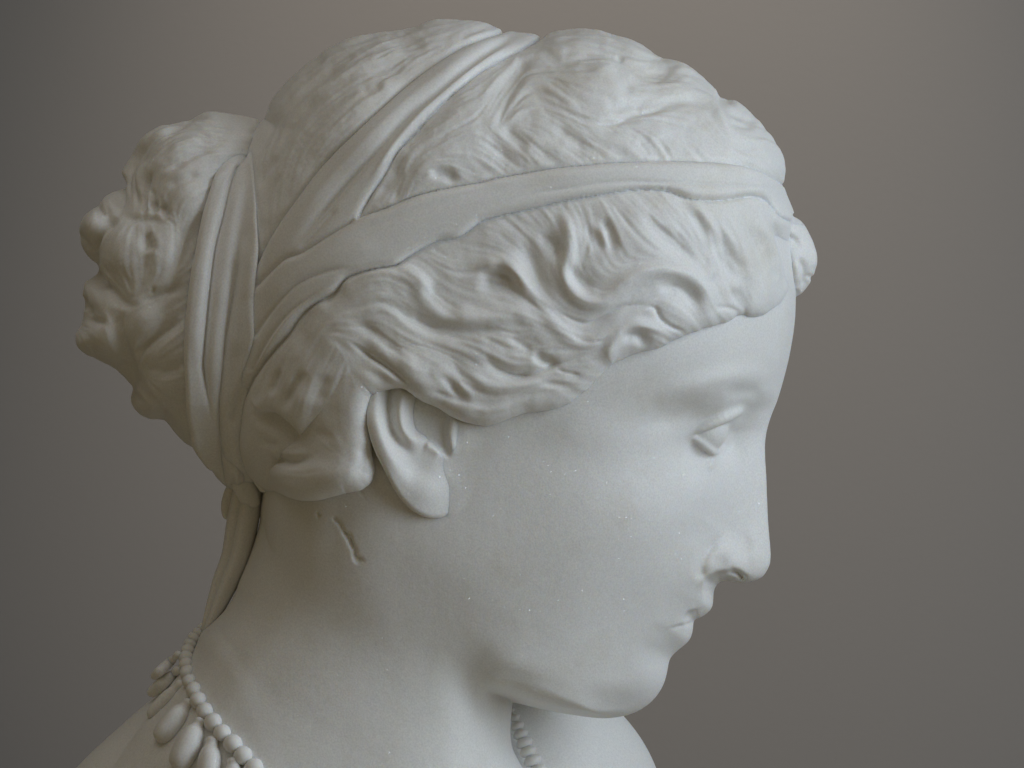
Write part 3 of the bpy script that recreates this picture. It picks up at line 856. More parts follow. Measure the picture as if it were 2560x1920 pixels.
# --- dark carved grooves
for k, pts, r, a, kd in [
    ('F', (250, 400, 330, 500, 380, 620, 420, 760, 500, 860), 15, -17, 'g'),
    ('F', (380, 400, 460, 430, 520, 500, 500, 590), 13, -11, 'g'),
    ('F', (480, 850, 560, 925, 650, 972, 740, 985, 830, 950, 950, 885, 1080, 862, 1180, 880), 6, -11, 'v'),
    ('F', (835, 250, 880, 370, 905, 450, 930, 520), 9, -14, 'g'),
    ('F', (710, 310, 790, 420, 860, 530), 11, -9, 'g'),
    ('F', (620, 560, 640, 650, 700, 720, 800, 775), 11, -12, 'g'),
    ('F', (1080, 240, 1150, 320, 1250, 420, 1400, 520, 1490, 610), 14, -11, 'g'),
    ('F', (1180, 300, 1290, 380, 1420, 470), 9, -5, 'g'),
    ('F', (1600, 500, 1660, 590, 1720, 700), 8, -5, 'g'), ('F', (1640, 480, 1710, 560, 1770, 660), 6, -4, 'g'),
    ('F', (1200, 770, 1330, 740, 1430, 800, 1475, 910), 12, -14, 'g'),
    ('F', (1110, 885, 1190, 885, 1225, 950, 1300, 1010, 1420, 1020), 6, -13, 'v'),
    ('F', (950, 1100, 1040, 1065, 1130, 1110, 1160, 1140), 10, -12, 'g'),
    ('F', (0, 1190, 100, 1280, 220, 1340, 330, 1352, 430, 1312, 540, 1262, 650, 1230, 730, 1205), 8, -14, 'v'),
    ('F', (500, 1300, 600, 1325, 700, 1345), 5, -8, 'v'), ('F', (380, 1385, 480, 1400, 600, 1420, 690, 1405), 6, -7, 'g'),
    ('F', (1700, 740, 1760, 830, 1850, 880), 11, -11, 'g'), ('F', (1560, 880, 1680, 880, 1800, 900), 5, -8, 'v'),
    ('F', (60, 600, 150, 620, 220, 690, 260, 740), 9, -8, 'g'), ('F', (0, 700, 120, 690, 200, 730), 14, -8, 'g'),
    ('F', (600, 1060, 720, 1110, 830, 1100, 890, 1040), 5, -6, 'v'),
    ('F', (360, 1180, 450, 1250, 520, 1240), 9, -8, 'g'),
    ('F', (2000, 260, 2040, 400, 2080, 560, 2090, 700), 10, -10, 'g'),
    ('F', (1900, 470, 1960, 600, 1980, 720), 10, -5, 'g'),
    ('G', (1070, 690, 1150, 775, 1250, 850, 1380, 895, 1550, 912, 1750, 890, 1900, 885), 13, -14, 'g'),
    ('G', (1180, 800, 1290, 865, 1400, 895), 5, -6, 'v'),
    ('G', (1280, 540, 1350, 680, 1440, 755, 1570, 815), 15, -13, 'g'),
    ('G', (1620, 570, 1750, 600, 1880, 605, 1960, 650), 13, -12, 'g'), ('G', (1640, 530, 1760, 520, 1870, 555, 1930, 620), 7, -8, 'g'),
    ('G', (740, 850, 850, 870, 950, 935, 1050, 1025, 1130, 1110, 1190, 1170), 10, -9, 'g'),
    ('G', (760, 965, 830, 1020, 920, 1090, 1030, 1165, 1150, 1250, 1270, 1290), 8, -20, 'v'),
    ('G', (880, 1200, 980, 1230, 1100, 1280, 1250, 1320), 8, -8, 'g'),
    ('G', (1330, 1190, 1440, 1250, 1520, 1340, 1600, 1385), 8, -12, 'g'), ('G', (1290, 1290, 1400, 1330, 1500, 1375, 1620, 1395), 6, -9, 'v'),
    ('G', (1640, 1080, 1780, 1165, 1870, 1205, 1960, 1200, 2080, 1150), 9, -12, 'g'),
    ('G', (2020, 1075, 2120, 1120, 2210, 1110), 7, -9, 'g'),
    ('G', (1650, 950, 1780, 1010, 1900, 1090), 9, -5, 'g'), ('G', (1850, 950, 1960, 1010, 2020, 1080), 8, -4, 'g'),
    ('G', (540, 720, 480, 820, 400, 1000), 14, -5, 'g'), ('G', (720, 570, 660, 660, 560, 720), 12, -9, 'g'),
    ('H', (140, 440, 280, 540, 380, 600, 440, 655, 480, 700), 12, -30, 'g'), ('H', (200, 490, 300, 545, 400, 610), 5, -10, 'v'),
    ('H', (500, 190, 430, 290, 370, 400, 345, 470), 9, -16, 'g'), ('H', (310, 190, 275, 300, 250, 390), 8, -9, 'g'),
    ('H', (640, 220, 590, 330, 570, 430), 14, -7, 'g'), ('H', (160, 630, 280, 690, 340, 690), 7, -8, 'g'),
    ('H', (220, 750, 330, 820, 440, 842, 520, 800, 550, 720), 9, -14, 'g'), ('H', (830, 690, 855, 800, 835, 900, 790, 960), 7, -9, 'g'),
    ('H', (560, 620, 640, 660, 700, 700), 12, -4, 'g'),
    ('D', (1100, 195, 1180, 155, 1290, 110), 7, -5, 'g'), ('D', (1060, 290, 1180, 270, 1320, 235), 8, -6, 'g'), ('D', (880, 445, 1020, 430, 1160, 385), 8, -8, 'g'),
    ('D', (830, 580, 930, 560, 1020, 515), 8, -7, 'g'), ('D', (600, 405, 700, 370, 840, 325), 8, -7, 'g'), ('D', (420, 610, 520, 530, 640, 450, 770, 385), 9, -10, 'g'),
    ('D', (300, 990, 350, 900, 420, 780, 520, 660, 650, 575), 9, -9, 'g'), ('D', (165, 1240, 205, 1130, 270, 1050, 350, 1010), 8, -8, 'g'),
    ('D', (160, 1010, 230, 840, 340, 690), 9, -8, 'g'), ('D', (440, 480, 540, 390, 640, 320), 8, -8, 'g'), ('D', (200, 1400, 240, 1250, 330, 1100), 7, -5, 'g'),
    ('D', (1990, 330, 1900, 460, 1820, 600, 1740, 790), 15, -17, 'g'), ('D', (1930, 330, 1980, 420), 9, -7, 'g'), ('D', (1800, 800, 1900, 880, 1990, 980), 12, -11, 'g'),
    ('D', (1680, 880, 1800, 950, 1900, 1030), 12, -6, 'g'), ('D', (1300, 1115, 1420, 1110, 1520, 1165), 9, -11, 'g'), ('D', (1080, 930, 1200, 850, 1330, 780), 13, -10, 'g'),
    ('D', (1250, 760, 1400, 640, 1560, 560), 12, -6, 'g'), ('D', (940, 1330, 1040, 1180, 1090, 1060, 1150, 960), 14, -10, 'g'), ('D', (1050, 1320, 1100, 1180, 1150, 1050), 8, -5, 'g'),
    ('E', (380, 310, 560, 370, 720, 360, 880, 400), 9, -11, 'g'), ('E', (420, 300, 560, 330, 700, 320), 6, -5, 'g'), ('E', (860, 400, 950, 520, 1060, 580), 12, -8, 'g'),
    ('E', (915, 340, 975, 370), 5, -5, 'g'), ('E', (400, 210, 560, 170, 720, 180), 5, -4, 'g'), ('E', (500, 235, 700, 200, 880, 250), 6, -5, 'g'),
    ('E', (1080, 430, 1230, 450, 1370, 395), 9, -10, 'g'), ('E', (1130, 500, 1280, 490, 1400, 470), 6, -5, 'g'),
    ('E', (760, 785, 900, 770, 1010, 740, 1150, 695, 1300, 640, 1430, 632, 1550, 690, 1620, 800), 10, -15, 'g'), ('E', (780, 790, 920, 772, 1040, 735), 5, -8, 'v'),
    ('E', (840, 590, 910, 680, 1000, 670, 1100, 650, 1250, 610), 9, -8, 'g'), ('E', (1050, 660, 1110, 695), 4, -4, 'g'),
    ('E', (1580, 560, 1680, 620, 1760, 630), 9, -9, 'g'), ('E', (1680, 690, 1780, 735, 1900, 775), 9, -11, 'g'), ('E', (1670, 780, 1780, 800, 1880, 810), 7, -7, 'g'),
    ('E', (1700, 890, 1800, 945, 1880, 900), 8, -6, 'g'), ('E', (480, 790, 620, 880, 780, 960), 14, -8, 'g'), 
    ('E', (1180, 880, 1250, 920, 1290, 990), 6, -4, 'g'), ('E', (1060, 890, 1130, 950, 1150, 1010), 6, -4, 'g')]:
    g(k, pts, r, a, kd)
# --- comb lines
for a, b, n, amp, sd in [
    (Z('D', 250, 650, 500, 400, 900, 200, 1500, 90), Z('D', 1000, 640, 1250, 440, 1500, 270, 1800, 140), 34, 3.2, 1),
    (Z('D', 170, 1500, 150, 1150, 200, 900, 400, 560), Z('D', 420, 1250, 560, 1060, 800, 820, 1000, 640), 26, 3.0, 2),
    (Z('E', 420, 180, 700, 140, 1000, 220, 1200, 340), Z('E', 300, 420, 600, 400, 900, 420, 1100, 560), 22, 3.0, 3),
    (Z('E', 1050, 400, 1300, 380, 1600, 560, 1900, 760), Z('E', 800, 680, 1100, 620, 1400, 600, 1650, 760), 22, 3.0, 4),
    (Z('E', 200, 800, 350, 700, 600, 800, 800, 1000), Z('E', 500, 500, 700, 700, 1000, 800, 1200, 1000), 16, 2.2, 5),
    (Z('G', 700, 700, 950, 520, 1200, 600, 1400, 780), Z('G', 800, 900, 1000, 760, 1200, 880, 1500, 920), 14, 2.6, 6),
    (Z('F', 0, 900, 200, 1000, 400, 1000, 600, 1100), Z('F', 0, 1150, 200, 1280, 400, 1250, 700, 1200), 16, 2.6, 7),
    (Z('F', 560, 250, 620, 480, 600, 700, 800, 850), Z('F', 760, 250, 760, 450, 720, 600, 900, 780), 12, 2.4, 8),
    (Z('F', 1400, 150, 1500, 350, 1560, 600, 1650, 860), Z('F', 1880, 150, 1960, 350, 2050, 600, 2050, 820), 26, 3.2, 9),
    (Z('F', 1000, 150, 1150, 300, 1300, 450, 1500, 600), Z('F', 1350, 130, 1430, 260, 1500, 400, 1540, 560), 14, 2.4, 10),
    (Z('F', 850, 830, 1020, 690, 1250, 620, 1480, 740), Z('F', 900, 900, 1100, 790, 1250, 740, 1400, 850), 9, 2.4, 11),
    (Z('H', 300, 150, 220, 300, 160, 450, 130, 560), Z('H', 700, 120, 600, 300, 540, 480, 500, 680), 16, 3.0, 12),
    (Z('H', 120, 700, 250, 900, 500, 980, 800, 930), Z('H', 260, 700, 350, 790, 480, 810, 560, 720), 10, 2.6, 13),
    (Z('G', 1500, 1380, 1700, 1420, 1900, 1360, 2150, 1280), Z('G', 1500, 1440, 1700, 1490, 1900, 1430, 2150, 1360), 8, 3.0, 14)]:
    FLOW += [a, b]
    strands(HD, a, b, max(4, n // 2), amp * 0.8, 3.2, sd)

FLOW += [Z('D', 170, 1600, 160, 1250, 190, 950, 330, 650), Z('D', 700, 800, 900, 600, 1200, 400, 1500, 200), Z('D', 400, 1150, 600, 900, 900, 650),
         Z('G', 500, 900, 300, 1100, 200, 1400), Z('H', 100, 500, 80, 700, 150, 880, 350, 990, 600, 990, 850, 900), Z('H', 760, 300, 760, 500, 800, 800)]
fine, coarse = comb(FLOW, (560, 30, 2080, 1280), 3)
calm = 1 - 0.55 * sm((950 - UU) / 60) * sm((VV - 930) / 60)
calm = calm * (0.95 + 0.65 * sm((470 - VV) / 60))
HD += (0.75 * fine + 0.85 * coarse) * calm
# fine unevenness left by the rasp
nz = blur(rng.standard_normal((NV, NU)).astype(np.float32), 14); nz /= nz.std()
n2 = blur(rng.standard_normal((NV, NU)).astype(np.float32), 5); n2 /= n2.std()
HD += 0.5 * nz
# hair sinks towards the band and rises between the bands
away = np.clip(-s_band, 0, None)
HD = HD * sm(away / 10) + 16 * (1 - np.exp(-away / 55.0)) - 9 * np.exp(-(away / 6.0) ** 2)
# the band itself: a rolled strip of cloth with folds
BD = np.zeros((NV, NU), np.float32)
def bstroke(pts, r, a, kd='g', ta=.2, tb=.2):
    stroke(BD, pts, r, a, kd, ta, tb)
bstroke(Z('E', 2060, 1200, 1950, 1200, 1700, 1190, 1450, 1180, 1200, 1170, 1000, 1165, 800, 1180, 600, 1210, 400, 1240, 200, 1290), 6, -7, 'v')
bstroke(Z('E', 1850, 1120, 1500, 1085, 1100, 1085, 700, 1110, 300, 1170), 16, 4)
bstroke(Z('D', 1900, 1180, 1600, 1240, 1300, 1330, 1000, 1440, 700, 1580), 12, -3)
bstroke(Z('G', 850, 470, 640, 500, 450, 575, 330, 680, 220, 820, 130, 960), 7, -9, 'v', .35, .05)
bstroke(Z('G', 760, 545, 600, 620, 400, 760, 280, 900, 180, 1060, 105, 1205), 7, -11, 'v', .3, .05)
bstroke(Z('G', 700, 570, 500, 690, 340, 850, 230, 1020, 130, 1190), 8, 5)
bstroke(Z('G', 1000, 300, 700, 400, 400, 560, 200, 740), 20, 3)
bstroke(Z('D', 1960, 150, 1750, 258, 1560, 400, 1350, 580, 1150, 740, 950, 960, 750, 1180, 550, 1420, 360, 1640), 9, -13, 'g')
bstroke(Z('D', 1800, 175, 1600, 290, 1400, 440, 1100, 680, 800, 980, 560, 1260, 330, 1560), 14, 5)
bstroke(Z('D', 1950, 215, 1700, 350, 1450, 520, 1250, 720, 1050, 960, 900, 1200), 8, 6)
bstroke(Z('D', 930, 1378, 830, 1412, 640, 1522, 450, 1642) + Z('G', 320, 422, 200, 540, 120, 622), 6, -13, 'v', .15, .05)
bstroke(Z('D', 700, 1330, 550, 1500, 420, 1640), 7, -5, 'v')
# where the upper strip lies over the lower one
over = np.clip(np.minimum(sA, 40), 0, None)
ra = 15.0
def slab(s, T, r):
    x = np.clip(s / r, 0, 1)
    return T * np.sqrt(np.clip(1 - (1 - x) ** 2, 0, 1))
band_h = np.maximum(slab(sA, 17, 20) * (1 - 0.75 * sm((UU - 1860) / 100)), slab(sB, 11, 18)) + BD * sm(s_band / 12)
HD = np.where(s_band > 0, band_h, HD)
low = sm((VV - 480) / 60)
HD = blur(HD, 1.2) * (1 - low) + blur(HD, 1.8) * low

def f_hair(u, v, w):
    q = bil(Qc, u, v); s = bil(s_hair, u, v)
    a = (w * w - q) / (2 * np.sqrt(np.clip(q, 0, None) + 70.0 ** 2))
    # waves standing off the forehead on the far half
    e = np.sqrt(((u - 1960) / 82) ** 2 + ((v - 648) / 102) ** 2 + ((w + 18) / 105) ** 2 + 1e-6)
    t = (e - 1) * 85
    e3 = np.sqrt(((u - 1962) / 52) ** 2 + ((v - 582) / 44) ** 2 + ((w + 8) / 92) ** 2 + 1e-6)
    t = smin(t, (e3 - 1) * 48, 14)
    # rounded lower edge of the hair
    b = -s
    k = 26.0
    r = np.where((a > -k) & (b > -k), np.sqrt(np.clip(a + k, 0, None) ** 2 + np.clip(b + k, 0, None) ** 2) - k, np.maximum(a, b))
    return smin(r, t, 6.0)

TD = np.zeros((NV, NU), np.float32)
for p_, r_, a_ in ((Z('A', 1820, 150, 1880, 280, 1880, 400, 1830, 470), 9, -10), (Z('F', 1990, 400, 2090, 385, 2170, 420, 2230, 470), 7, -10), (Z('F', 2010, 300, 2080, 280, 2150, 310), 7, -6),
                   (Z('A', 1930, 60, 1970, 160, 1960, 280), 9, 4), (Z('A', 1760, 180, 1800, 300, 1790, 420), 9, 5), (Z('A', 1680, 440, 1760, 490, 1850, 480), 6, -6),
                   (Z('A', 1700, 120, 1740, 260, 1720, 400), 8, -7), (Z('A', 1900, 330, 1960, 350, 1990, 330), 7, -5)):
    stroke(TD, p_, r_, a_, 'g', .3, .3)
def d_hair(u, v, w):
    fade = np.where(w > -30, 1.0, np.where(u > 1900, 0.2, 1.0))
    far = (w < 95) & (u > 1958 - 0.25 * (700 - v)) & (u > 1900) & (v > 535) & (v < 780)
    return np.where(far, bil(TD, u, v), bil(HD, u, v) * fade)

P, Q = sculpt(f_hair, (560, 20, -620), (2100, 1280, 620), 7.0, d_hair, 1)
Pc = P[Q].mean(1)
lab = bil(s_band, Pc[:, 0], Pc[:, 1]) > -1.0
Pw = to_world(P) - BASE
hp, hq = compact(Pw, Q[~lab]); hair = make_mesh('hair', hp, hq, MARBLE, bust)
hp, hq = compact(Pw, Q[lab]); headband = make_mesh('headband', hp, hq, MARBLE, bust)
print('hair', len(Q), time.time() - T0)
# ------------------------------------------------------------------ ears
P, Q = sculpt(f_ear, (890, 920, 290), (1250, 1310, 560), 4.0, None, 1)
ear = part('ear', P, Q)
P2 = P.copy(); P2[:, 2] *= -1
make_mesh('ear', to_world(P2) - BASE, Q, MARBLE, bust, flip=True)
print('ear', len(Q), time.time() - T0)

# ------------------------------------------------------------------ bun at the back of the head
BUN_POLY = (Z('K', 1040, 125, 990, 95, 900, 80, 800, 65, 740, 70, 690, 95, 600, 130, 520, 155, 450, 215, 400, 290, 350, 360, 310, 440, 270, 490, 210, 560, 150, 590, 120, 640,
              105, 700, 120, 760, 150, 810, 175, 870, 165, 930, 135, 1010, 130, 1100, 125, 1160, 95, 1210, 90, 1270, 120, 1305, 200, 1340, 280, 1390, 330, 1430, 365, 1490,
              370, 1560, 390, 1610, 430, 1640) + Z('I', 560, 660, 640, 692, 720, 692, 800, 790, 880, 860, 980, 930, 1165, 1155) + Z('S', 640, 1180, 640, 900, 640, 600, 670, 380))
s_bun = sdf(BUN_POLY, 9)
Qb = dome(s_bun, 215, 285)
mb = sm((s_bun - 20) / 60)
Qb = blur(np.clip(Qb, -9e4, None), 3) * (1 - mb) + blur(np.clip(Qb, -9e4, None), 22) * mb
KD = np.zeros((NV, NU), np.float32)
BFLOW = []
def b(k, pts, r, a, kd='g', ta=.3, tb=.3):
    BFLOW.append(Z(k, *pts))
    if kd == 'g':
        r, a = (r * 1.3, a * 0.8) if k == 'M' else (r * 1.2, a * 1.1)
    stroke(KD, Z(k, *pts), r, a, kd, ta, tb)
for k, p, rx, ry, a, rot in [('M', (570, 200), 64, 70, 22, 0), ('M', (1030, 200), 40, 90, 13, 0), ('L', (300, 1350), 30, 30, 18, 0), ('L', (430, 1130), 20, 28, 10, 0),
                             ('L', (1150, 560), 75, 55, 12, -30), ('L', (1250, 1050), 45, 60, 12, 0), ('M', (400, 1030), 45, 38, 16, 15), ('M', (820, 900), 40, 50, 10, 40),
                             ('M', (950, 1200), 55, 40, 12, -35), ('M', (400, 680), 30, 36, 10, 0), ('M', (980, 1520), 50, 40, 8, 0), ('M', (180, 520), 14, 40, 6, 0),
                             ('L', (900, 380), 50, 24, 6, -30)]:
    bump(KD, Z(k, *p)[0], rx, ry, a * 1.5, rot)
for k, pts, r, a, kd in [
    ('L', (1290, 240, 1150, 360, 950, 440, 820, 540, 720, 650, 650, 760, 620, 900, 640, 1000, 640, 1150), 6, -14, 'v'),
    ('L', (900, 550, 780, 680, 700, 800, 690, 950, 720, 1080, 745, 1200), 6, -12, 'v'),
    ('L', (920, 780, 840, 870, 795, 1000, 790, 1120, 775, 1230), 7, -22, 'v'),
    ('L', (1580, 535, 1400, 570, 1260, 650, 1130, 740, 980, 785), 10, -11, 'g'), ('L', (1400, 800, 1200, 880, 1050, 960), 9, -7, 'g'),
    ('L', (925, 1070, 905, 1150, 915, 1230), 6, -14, 'g'), ('L', (985, 1120, 1020, 1200, 1070, 1270), 8, -15, 'g'), ('L', (880, 940, 890, 1060, 880, 1180), 5, -7, 'g'),
    ('L', (570, 780, 535, 900, 520, 1050, 530, 1200), 9, -24, 'g'), ('L', (320, 1170, 370, 1220, 420, 1290), 6, -12, 'v'), ('L', (530, 1260, 420, 1380, 320, 1500, 270, 1640), 9, -22, 'g'),
    ('L', (1760, 340, 1600, 285, 1450, 260, 1320, 250), 4, -6, 'g'), ('L', (1740, 390, 1560, 340, 1400, 330), 4, -5, 'g'), ('L', (1690, 450, 1500, 420, 1350, 400), 4, -6, 'g'),
    ('L', (1670, 500, 1500, 480, 1330, 490), 4, -5, 'g'), ('L', (1500, 180, 1350, 200, 1200, 270), 5, -6, 'g'), ('L', (100, 1400, 180, 1520, 240, 1600), 7, -9, 'g'),
    ('L', (540, 1310, 700, 1285, 900, 1300, 1060, 1290), 9, -7, 'g'), ('L', (830, 1420, 870, 1540, 890, 1640), 9, -12, 'g'),
    ('M', (370, 0, 310, 150, 285, 300, 335, 420, 470, 530, 550, 640, 650, 690, 760, 680), 10, -26, 'g'), ('M', (250, 100, 270, 250, 280, 400, 350, 500, 450, 560), 12, -20, 'g'),
    ('M', (800, -60, 850, 150, 845, 300, 830, 430), 7, -10, 'g'), ('M', (880, 0, 890, 140), 8, -6, 'g'),
    ('M', (760, 690, 950, 590, 1100, 545, 1240, 470), 9, -12, 'g'), ('M', (870, 530, 920, 560), 6, -8, 'g'),
    ('M', (620, 720, 555, 800, 540, 900, 560, 1000, 590, 1100, 630, 1270, 700, 1450, 780, 1610), 11, -24, 'g'),
    ('M', (1210, 830, 1050, 950, 900, 1050, 780, 1150, 730, 1260), 9, -15, 'g'), ('M', (1210, 1370, 1080, 1400, 960, 1390), 9, -9, 'g'),
    ('M', (160, 590, 175, 680, 170, 770), 6, -12, 'g'), ('M', (200, 860, 300, 880, 450, 900), 8, -12, 'g'), ('M', (220, 700, 260, 740, 240, 820), 6, -8, 'g'),
    ('M', (420, 1330, 560, 1350, 640, 1450, 690, 1600), 9, -12, 'g'), ('M', (600, 1500, 680, 1640, 800, 1750), 8, -10, 'g')]:
    b(k, pts, r, a, kd)
for k, pts, r, a in [('L', (1200, 290, 980, 400, 800, 500, 690, 620, 600, 760, 570, 920, 590, 1100), 9, 9), ('L', (850, 640, 740, 780, 740, 960, 760, 1100), 8, 8),
                     ('L', (1050, 640, 900, 720, 800, 820, 740, 950), 10, 6), ('L', (1450, 460, 1250, 520, 1050, 600), 10, 5), ('L', (850, 950, 840, 1080, 840, 1200), 6, 6)]:
    b(k, pts, r, a)
strands(KD, Z('L', 1740, 330, 1450, 200, 1000, 300, 620, 720), Z('L', 1560, 620, 1300, 700, 1000, 900, 850, 1200), 30, 3.6, 2.8, 21)
strands(KD, Z('L', 560, 850, 540, 1000, 560, 1150, 560, 1260), Z('L', 1080, 1000, 1080, 1100, 1080, 1200, 1060, 1290), 16, 3.2, 2.8, 22)
strands(KD, Z('M', 400, 60, 380, 250, 420, 400, 600, 600), Z('M', 780, 60, 800, 250, 790, 450, 720, 640), 10, 1.8, 3.2, 23)
strands(KD, Z('M', 640, 1200, 760, 950, 950, 800, 1200, 620), Z('M', 800, 1500, 900, 1250, 1050, 1100, 1200, 960), 12, 1.8, 3.2, 24)
strands(KD, Z('M', 120, 1000, 260, 930, 420, 950, 540, 1000), Z('M', 150, 1160, 300, 1200, 450, 1250, 580, 1280), 8, 1.8, 3.2, 25)
BFLOW += [Z('L', 1740, 330, 1450, 200, 1000, 300, 620, 720), Z('L', 1560, 620, 1300, 700, 1000, 900, 850, 1200), Z('M', 640, 1200, 760, 950, 950, 800, 1200, 620), Z('M', 560, 60, 560, 300, 600, 560)]
fb, cb = comb(BFLOW, (170, 260, 690, 1240), 9)
KD += 0.4 * nz + 1.0 * fb + 1.2 * cb
KD = blur(KD, 1.4)
def f_bun(u, v, w):
    q = bil(Qb, u, v)
    return (w * w - q) / (2 * np.sqrt(np.clip(q, 0, None) + 55.0 ** 2))
P, Q = sculpt(f_bun, (160, 240, -320), (700, 1260, 320), 6.0, lambda u, v, w: bil(KD, u, v), 1)
bun = part('hair_bun', P, Q)

# ------------------------------------------------------------------ strip of the headband wound round the bun
VB_L = Z('K', 1010, 128, 920, 170, 870, 240, 830, 350, 790, 480, 750, 620, 720, 780, 690, 920, 675, 1050, 660, 1200, 655, 1350) + Z('I', 885, 450, 890, 620, 915, 770, 960, 900, 1030, 1000, 1100, 1080, 1165, 1155)
VB_R = Z('K', 1085, 125, 1062, 180, 1045, 300, 1035, 450, 1030, 600) + Z('G', 135, 200, 140, 350, 130, 450, 115, 600, 110, 800, 115, 950) + Z('I', 1350, 250, 1335, 450, 1310, 560, 1292, 700, 1300, 850, 1335, 980, 1360, 1080, 1330, 1170, 1270, 1190)
VB = VB_L + VB_R[::-1]
s_vb = sdf(VB, 9)
tv = np.clip((VV - 765) / 470, -1, 1)
w_vb = 345 * np.sqrt(np.clip(1 - tv ** 2, 0, 1)) * np.ones_like(UU)
w_vb = np.maximum(w_vb, np.sqrt(np.clip(Qb, 0, None)) + 26)
w_cap = np.sqrt(np.clip(Qc, 0, None))
w_vb = np.maximum(w_vb, w_cap + 36 * sm((VV - 330) / 60))
Qv = blur(w_vb ** 2, 12)
top = VV - 312
Qv = np.minimum(Qv, 2 * 260.0 * (VV - 306))
Qv = np.minimum(Qv, 2 * 200.0 * (1228 - VV)).astype(np.float32)
VD = np.zeros((NV, NU), np.float32)
L1 = Z('K', 1032, 155, 960, 300, 900, 430, 860, 600, 820, 760, 795, 950, 775, 1150) + Z('I', 1012, 260, 1012, 360, 1048, 600, 1072, 760)
L2 = Z('K', 945, 660, 930, 850, 900, 1050, 872, 1230) + Z('I', 1150, 250, 1130, 450, 1115, 650, 1130, 900, 1160, 1050, 1210, 1170)
stroke(VD, L1, 7, -24, 'v', .08, .2)
stroke(VD, L2, 7, -19, 'v', .25, .03)
stroke(VD, Z('K', 955, 260, 890, 400, 830, 560, 780, 760, 745, 960, 720, 1200, 715, 1450), 20, 9, 'g', .15, .2)
stroke(VD, Z('K', 1000, 330, 940, 500, 900, 700, 870, 900, 840, 1100, 815, 1350, 815, 1550), 18, 8, 'g', .15, .2)
stroke(VD, Z('K', 985, 700, 970, 900, 950, 1100, 925, 1350), 20, 9, 'g', .2, .2)
stroke(VD, Z('I', 1210, 640, 1200, 800, 1230, 960, 1290, 1080), 16, 7, 'g', .2, .2)
stroke(VD, Z('I', 1260, 440, 1230, 600, 1190, 760), 11, -9, 'g', .3, .3)
stroke(VD, Z('I', 920, 780, 1000, 930, 1090, 1050), 14, 6)
VD += 0.35 * nz
VD = blur(VD, 1.2)
def f_vb(u, v, w):
    q = bil(Qv, u, v)
    a = (w * w - q) / (2 * np.sqrt(np.clip(q, 0, None) + 55.0 ** 2))
    bb = -bil(s_vb, u, v)
    k = 15.0
    return np.where((a > -k) & (bb > -k), np.sqrt(np.clip(a + k, 0, None) ** 2 + np.clip(bb + k, 0, None) ** 2) - k, np.maximum(a, bb))
P, Q = sculpt(f_vb, (440, 290, -480), (700, 1250, 480), 6.0, lambda u, v, w: bil(VD, u, v), 1)
wrap = part('headband_wrap', P, Q)
print('bun', time.time() - T0)

# ------------------------------------------------------------------ tied ends of the band
def tube(pts, seg=20, rings=40, flat=1.0, fold=None):
    """tapered rounded strip along (u, v, w, r) points"""
    p = np.array(pts, float)
    t = np.linspace(0, 1, len(p)); tt = np.linspace(0, 1, rings)
    def cub(col):
        s = np.stack([t * 1000, col], 1)
        q = spline(s, 8.0)
        return np.interp(tt * 1000, q[:, 0], q[:, 1])
    C = np.stack([cub(p[:, i]) for i in range(4)], 1)
    cap = np.sqrt(np.clip(1 - (1 - np.minimum(tt / 0.10, (1 - tt) / 0.10).clip(0, 1)) ** 2, 0, 1)).clip(0.04, 1)
    V = []
    for i in range(rings):
        d = C[min(i + 1, rings - 1), :3] - C[max(i - 1, 0), :3]; d /= np.linalg.norm(d) + 1e-9
        n1 = np.cross(d, (0, 0, 1.0)); n1 /= np.linalg.norm(n1) + 1e-9
        n2_ = np.cross(n1, d)
        for k in range(seg):
            a = 2 * math.pi * k / seg
            r = C[i, 3] * cap[i]
            if fold:
                r *= 1 - fold[1] * math.exp(-((((a - fold[0] + math.pi) % (2 * math.pi)) - math.pi) / 0.30) ** 2)
            V.append(C[i, :3] + n1 * math.cos(a) * r + n2_ * math.sin(a) * r * flat)
    V = np.array(V)
    F = []
    for i in range(rings - 1):
        for k in range(seg):
            k2 = (k + 1) % seg
            F.append((i * seg + k, i * seg + k2, (i + 1) * seg + k2, (i + 1) * seg + k))
    return V, np.array(F)

def tube_part(name, pts, parent, **kw):
    V, F = tube(pts, **kw)
    return make_mesh(name, to_world(V) - BASE, F, MARBLE, parent)

tube_part('ribbon_tail', [(632, 1190, 20, 30), (620, 1240, 22, 38), (607, 1310, 20, 40), (590, 1390, 12, 36), (566, 1450, 6, 33), (546, 1500, 4, 27), (527, 1545, 2, 19), (508, 1585, 0, 9)],
          wrap, flat=1.5, fold=(math.pi / 2 + 0.5, 0.35), rings=60, seg=36)
tube_part('ribbon_loop', [(588, 1205, -10, 15), (574, 1238, -14, 17), (566, 1270, -14, 15), (566, 1300, -12, 8)], wrap)
tube_part('ribbon_end', [(585, 1150, 70, 24), (606, 1196, 74, 30), (622, 1232, 66, 27), (636, 1270, 56, 20)], wrap, flat=0.9, rings=48, seg=28)
tube_part('ribbon_end', [(645, 1165, 100, 24), (662, 1198, 96, 24), (672, 1225, 86, 17)], wrap)

# ------------------------------------------------------------------ necklace
def skin_w(u, v):
    w = np.arange(700, -760, -3.0)
    f = f_skin(np.full_like(w, u), np.full_like(w, v), w)
    k = np.argmax(f < 0)
    return float(w[k]) if (f < 0).any() else None

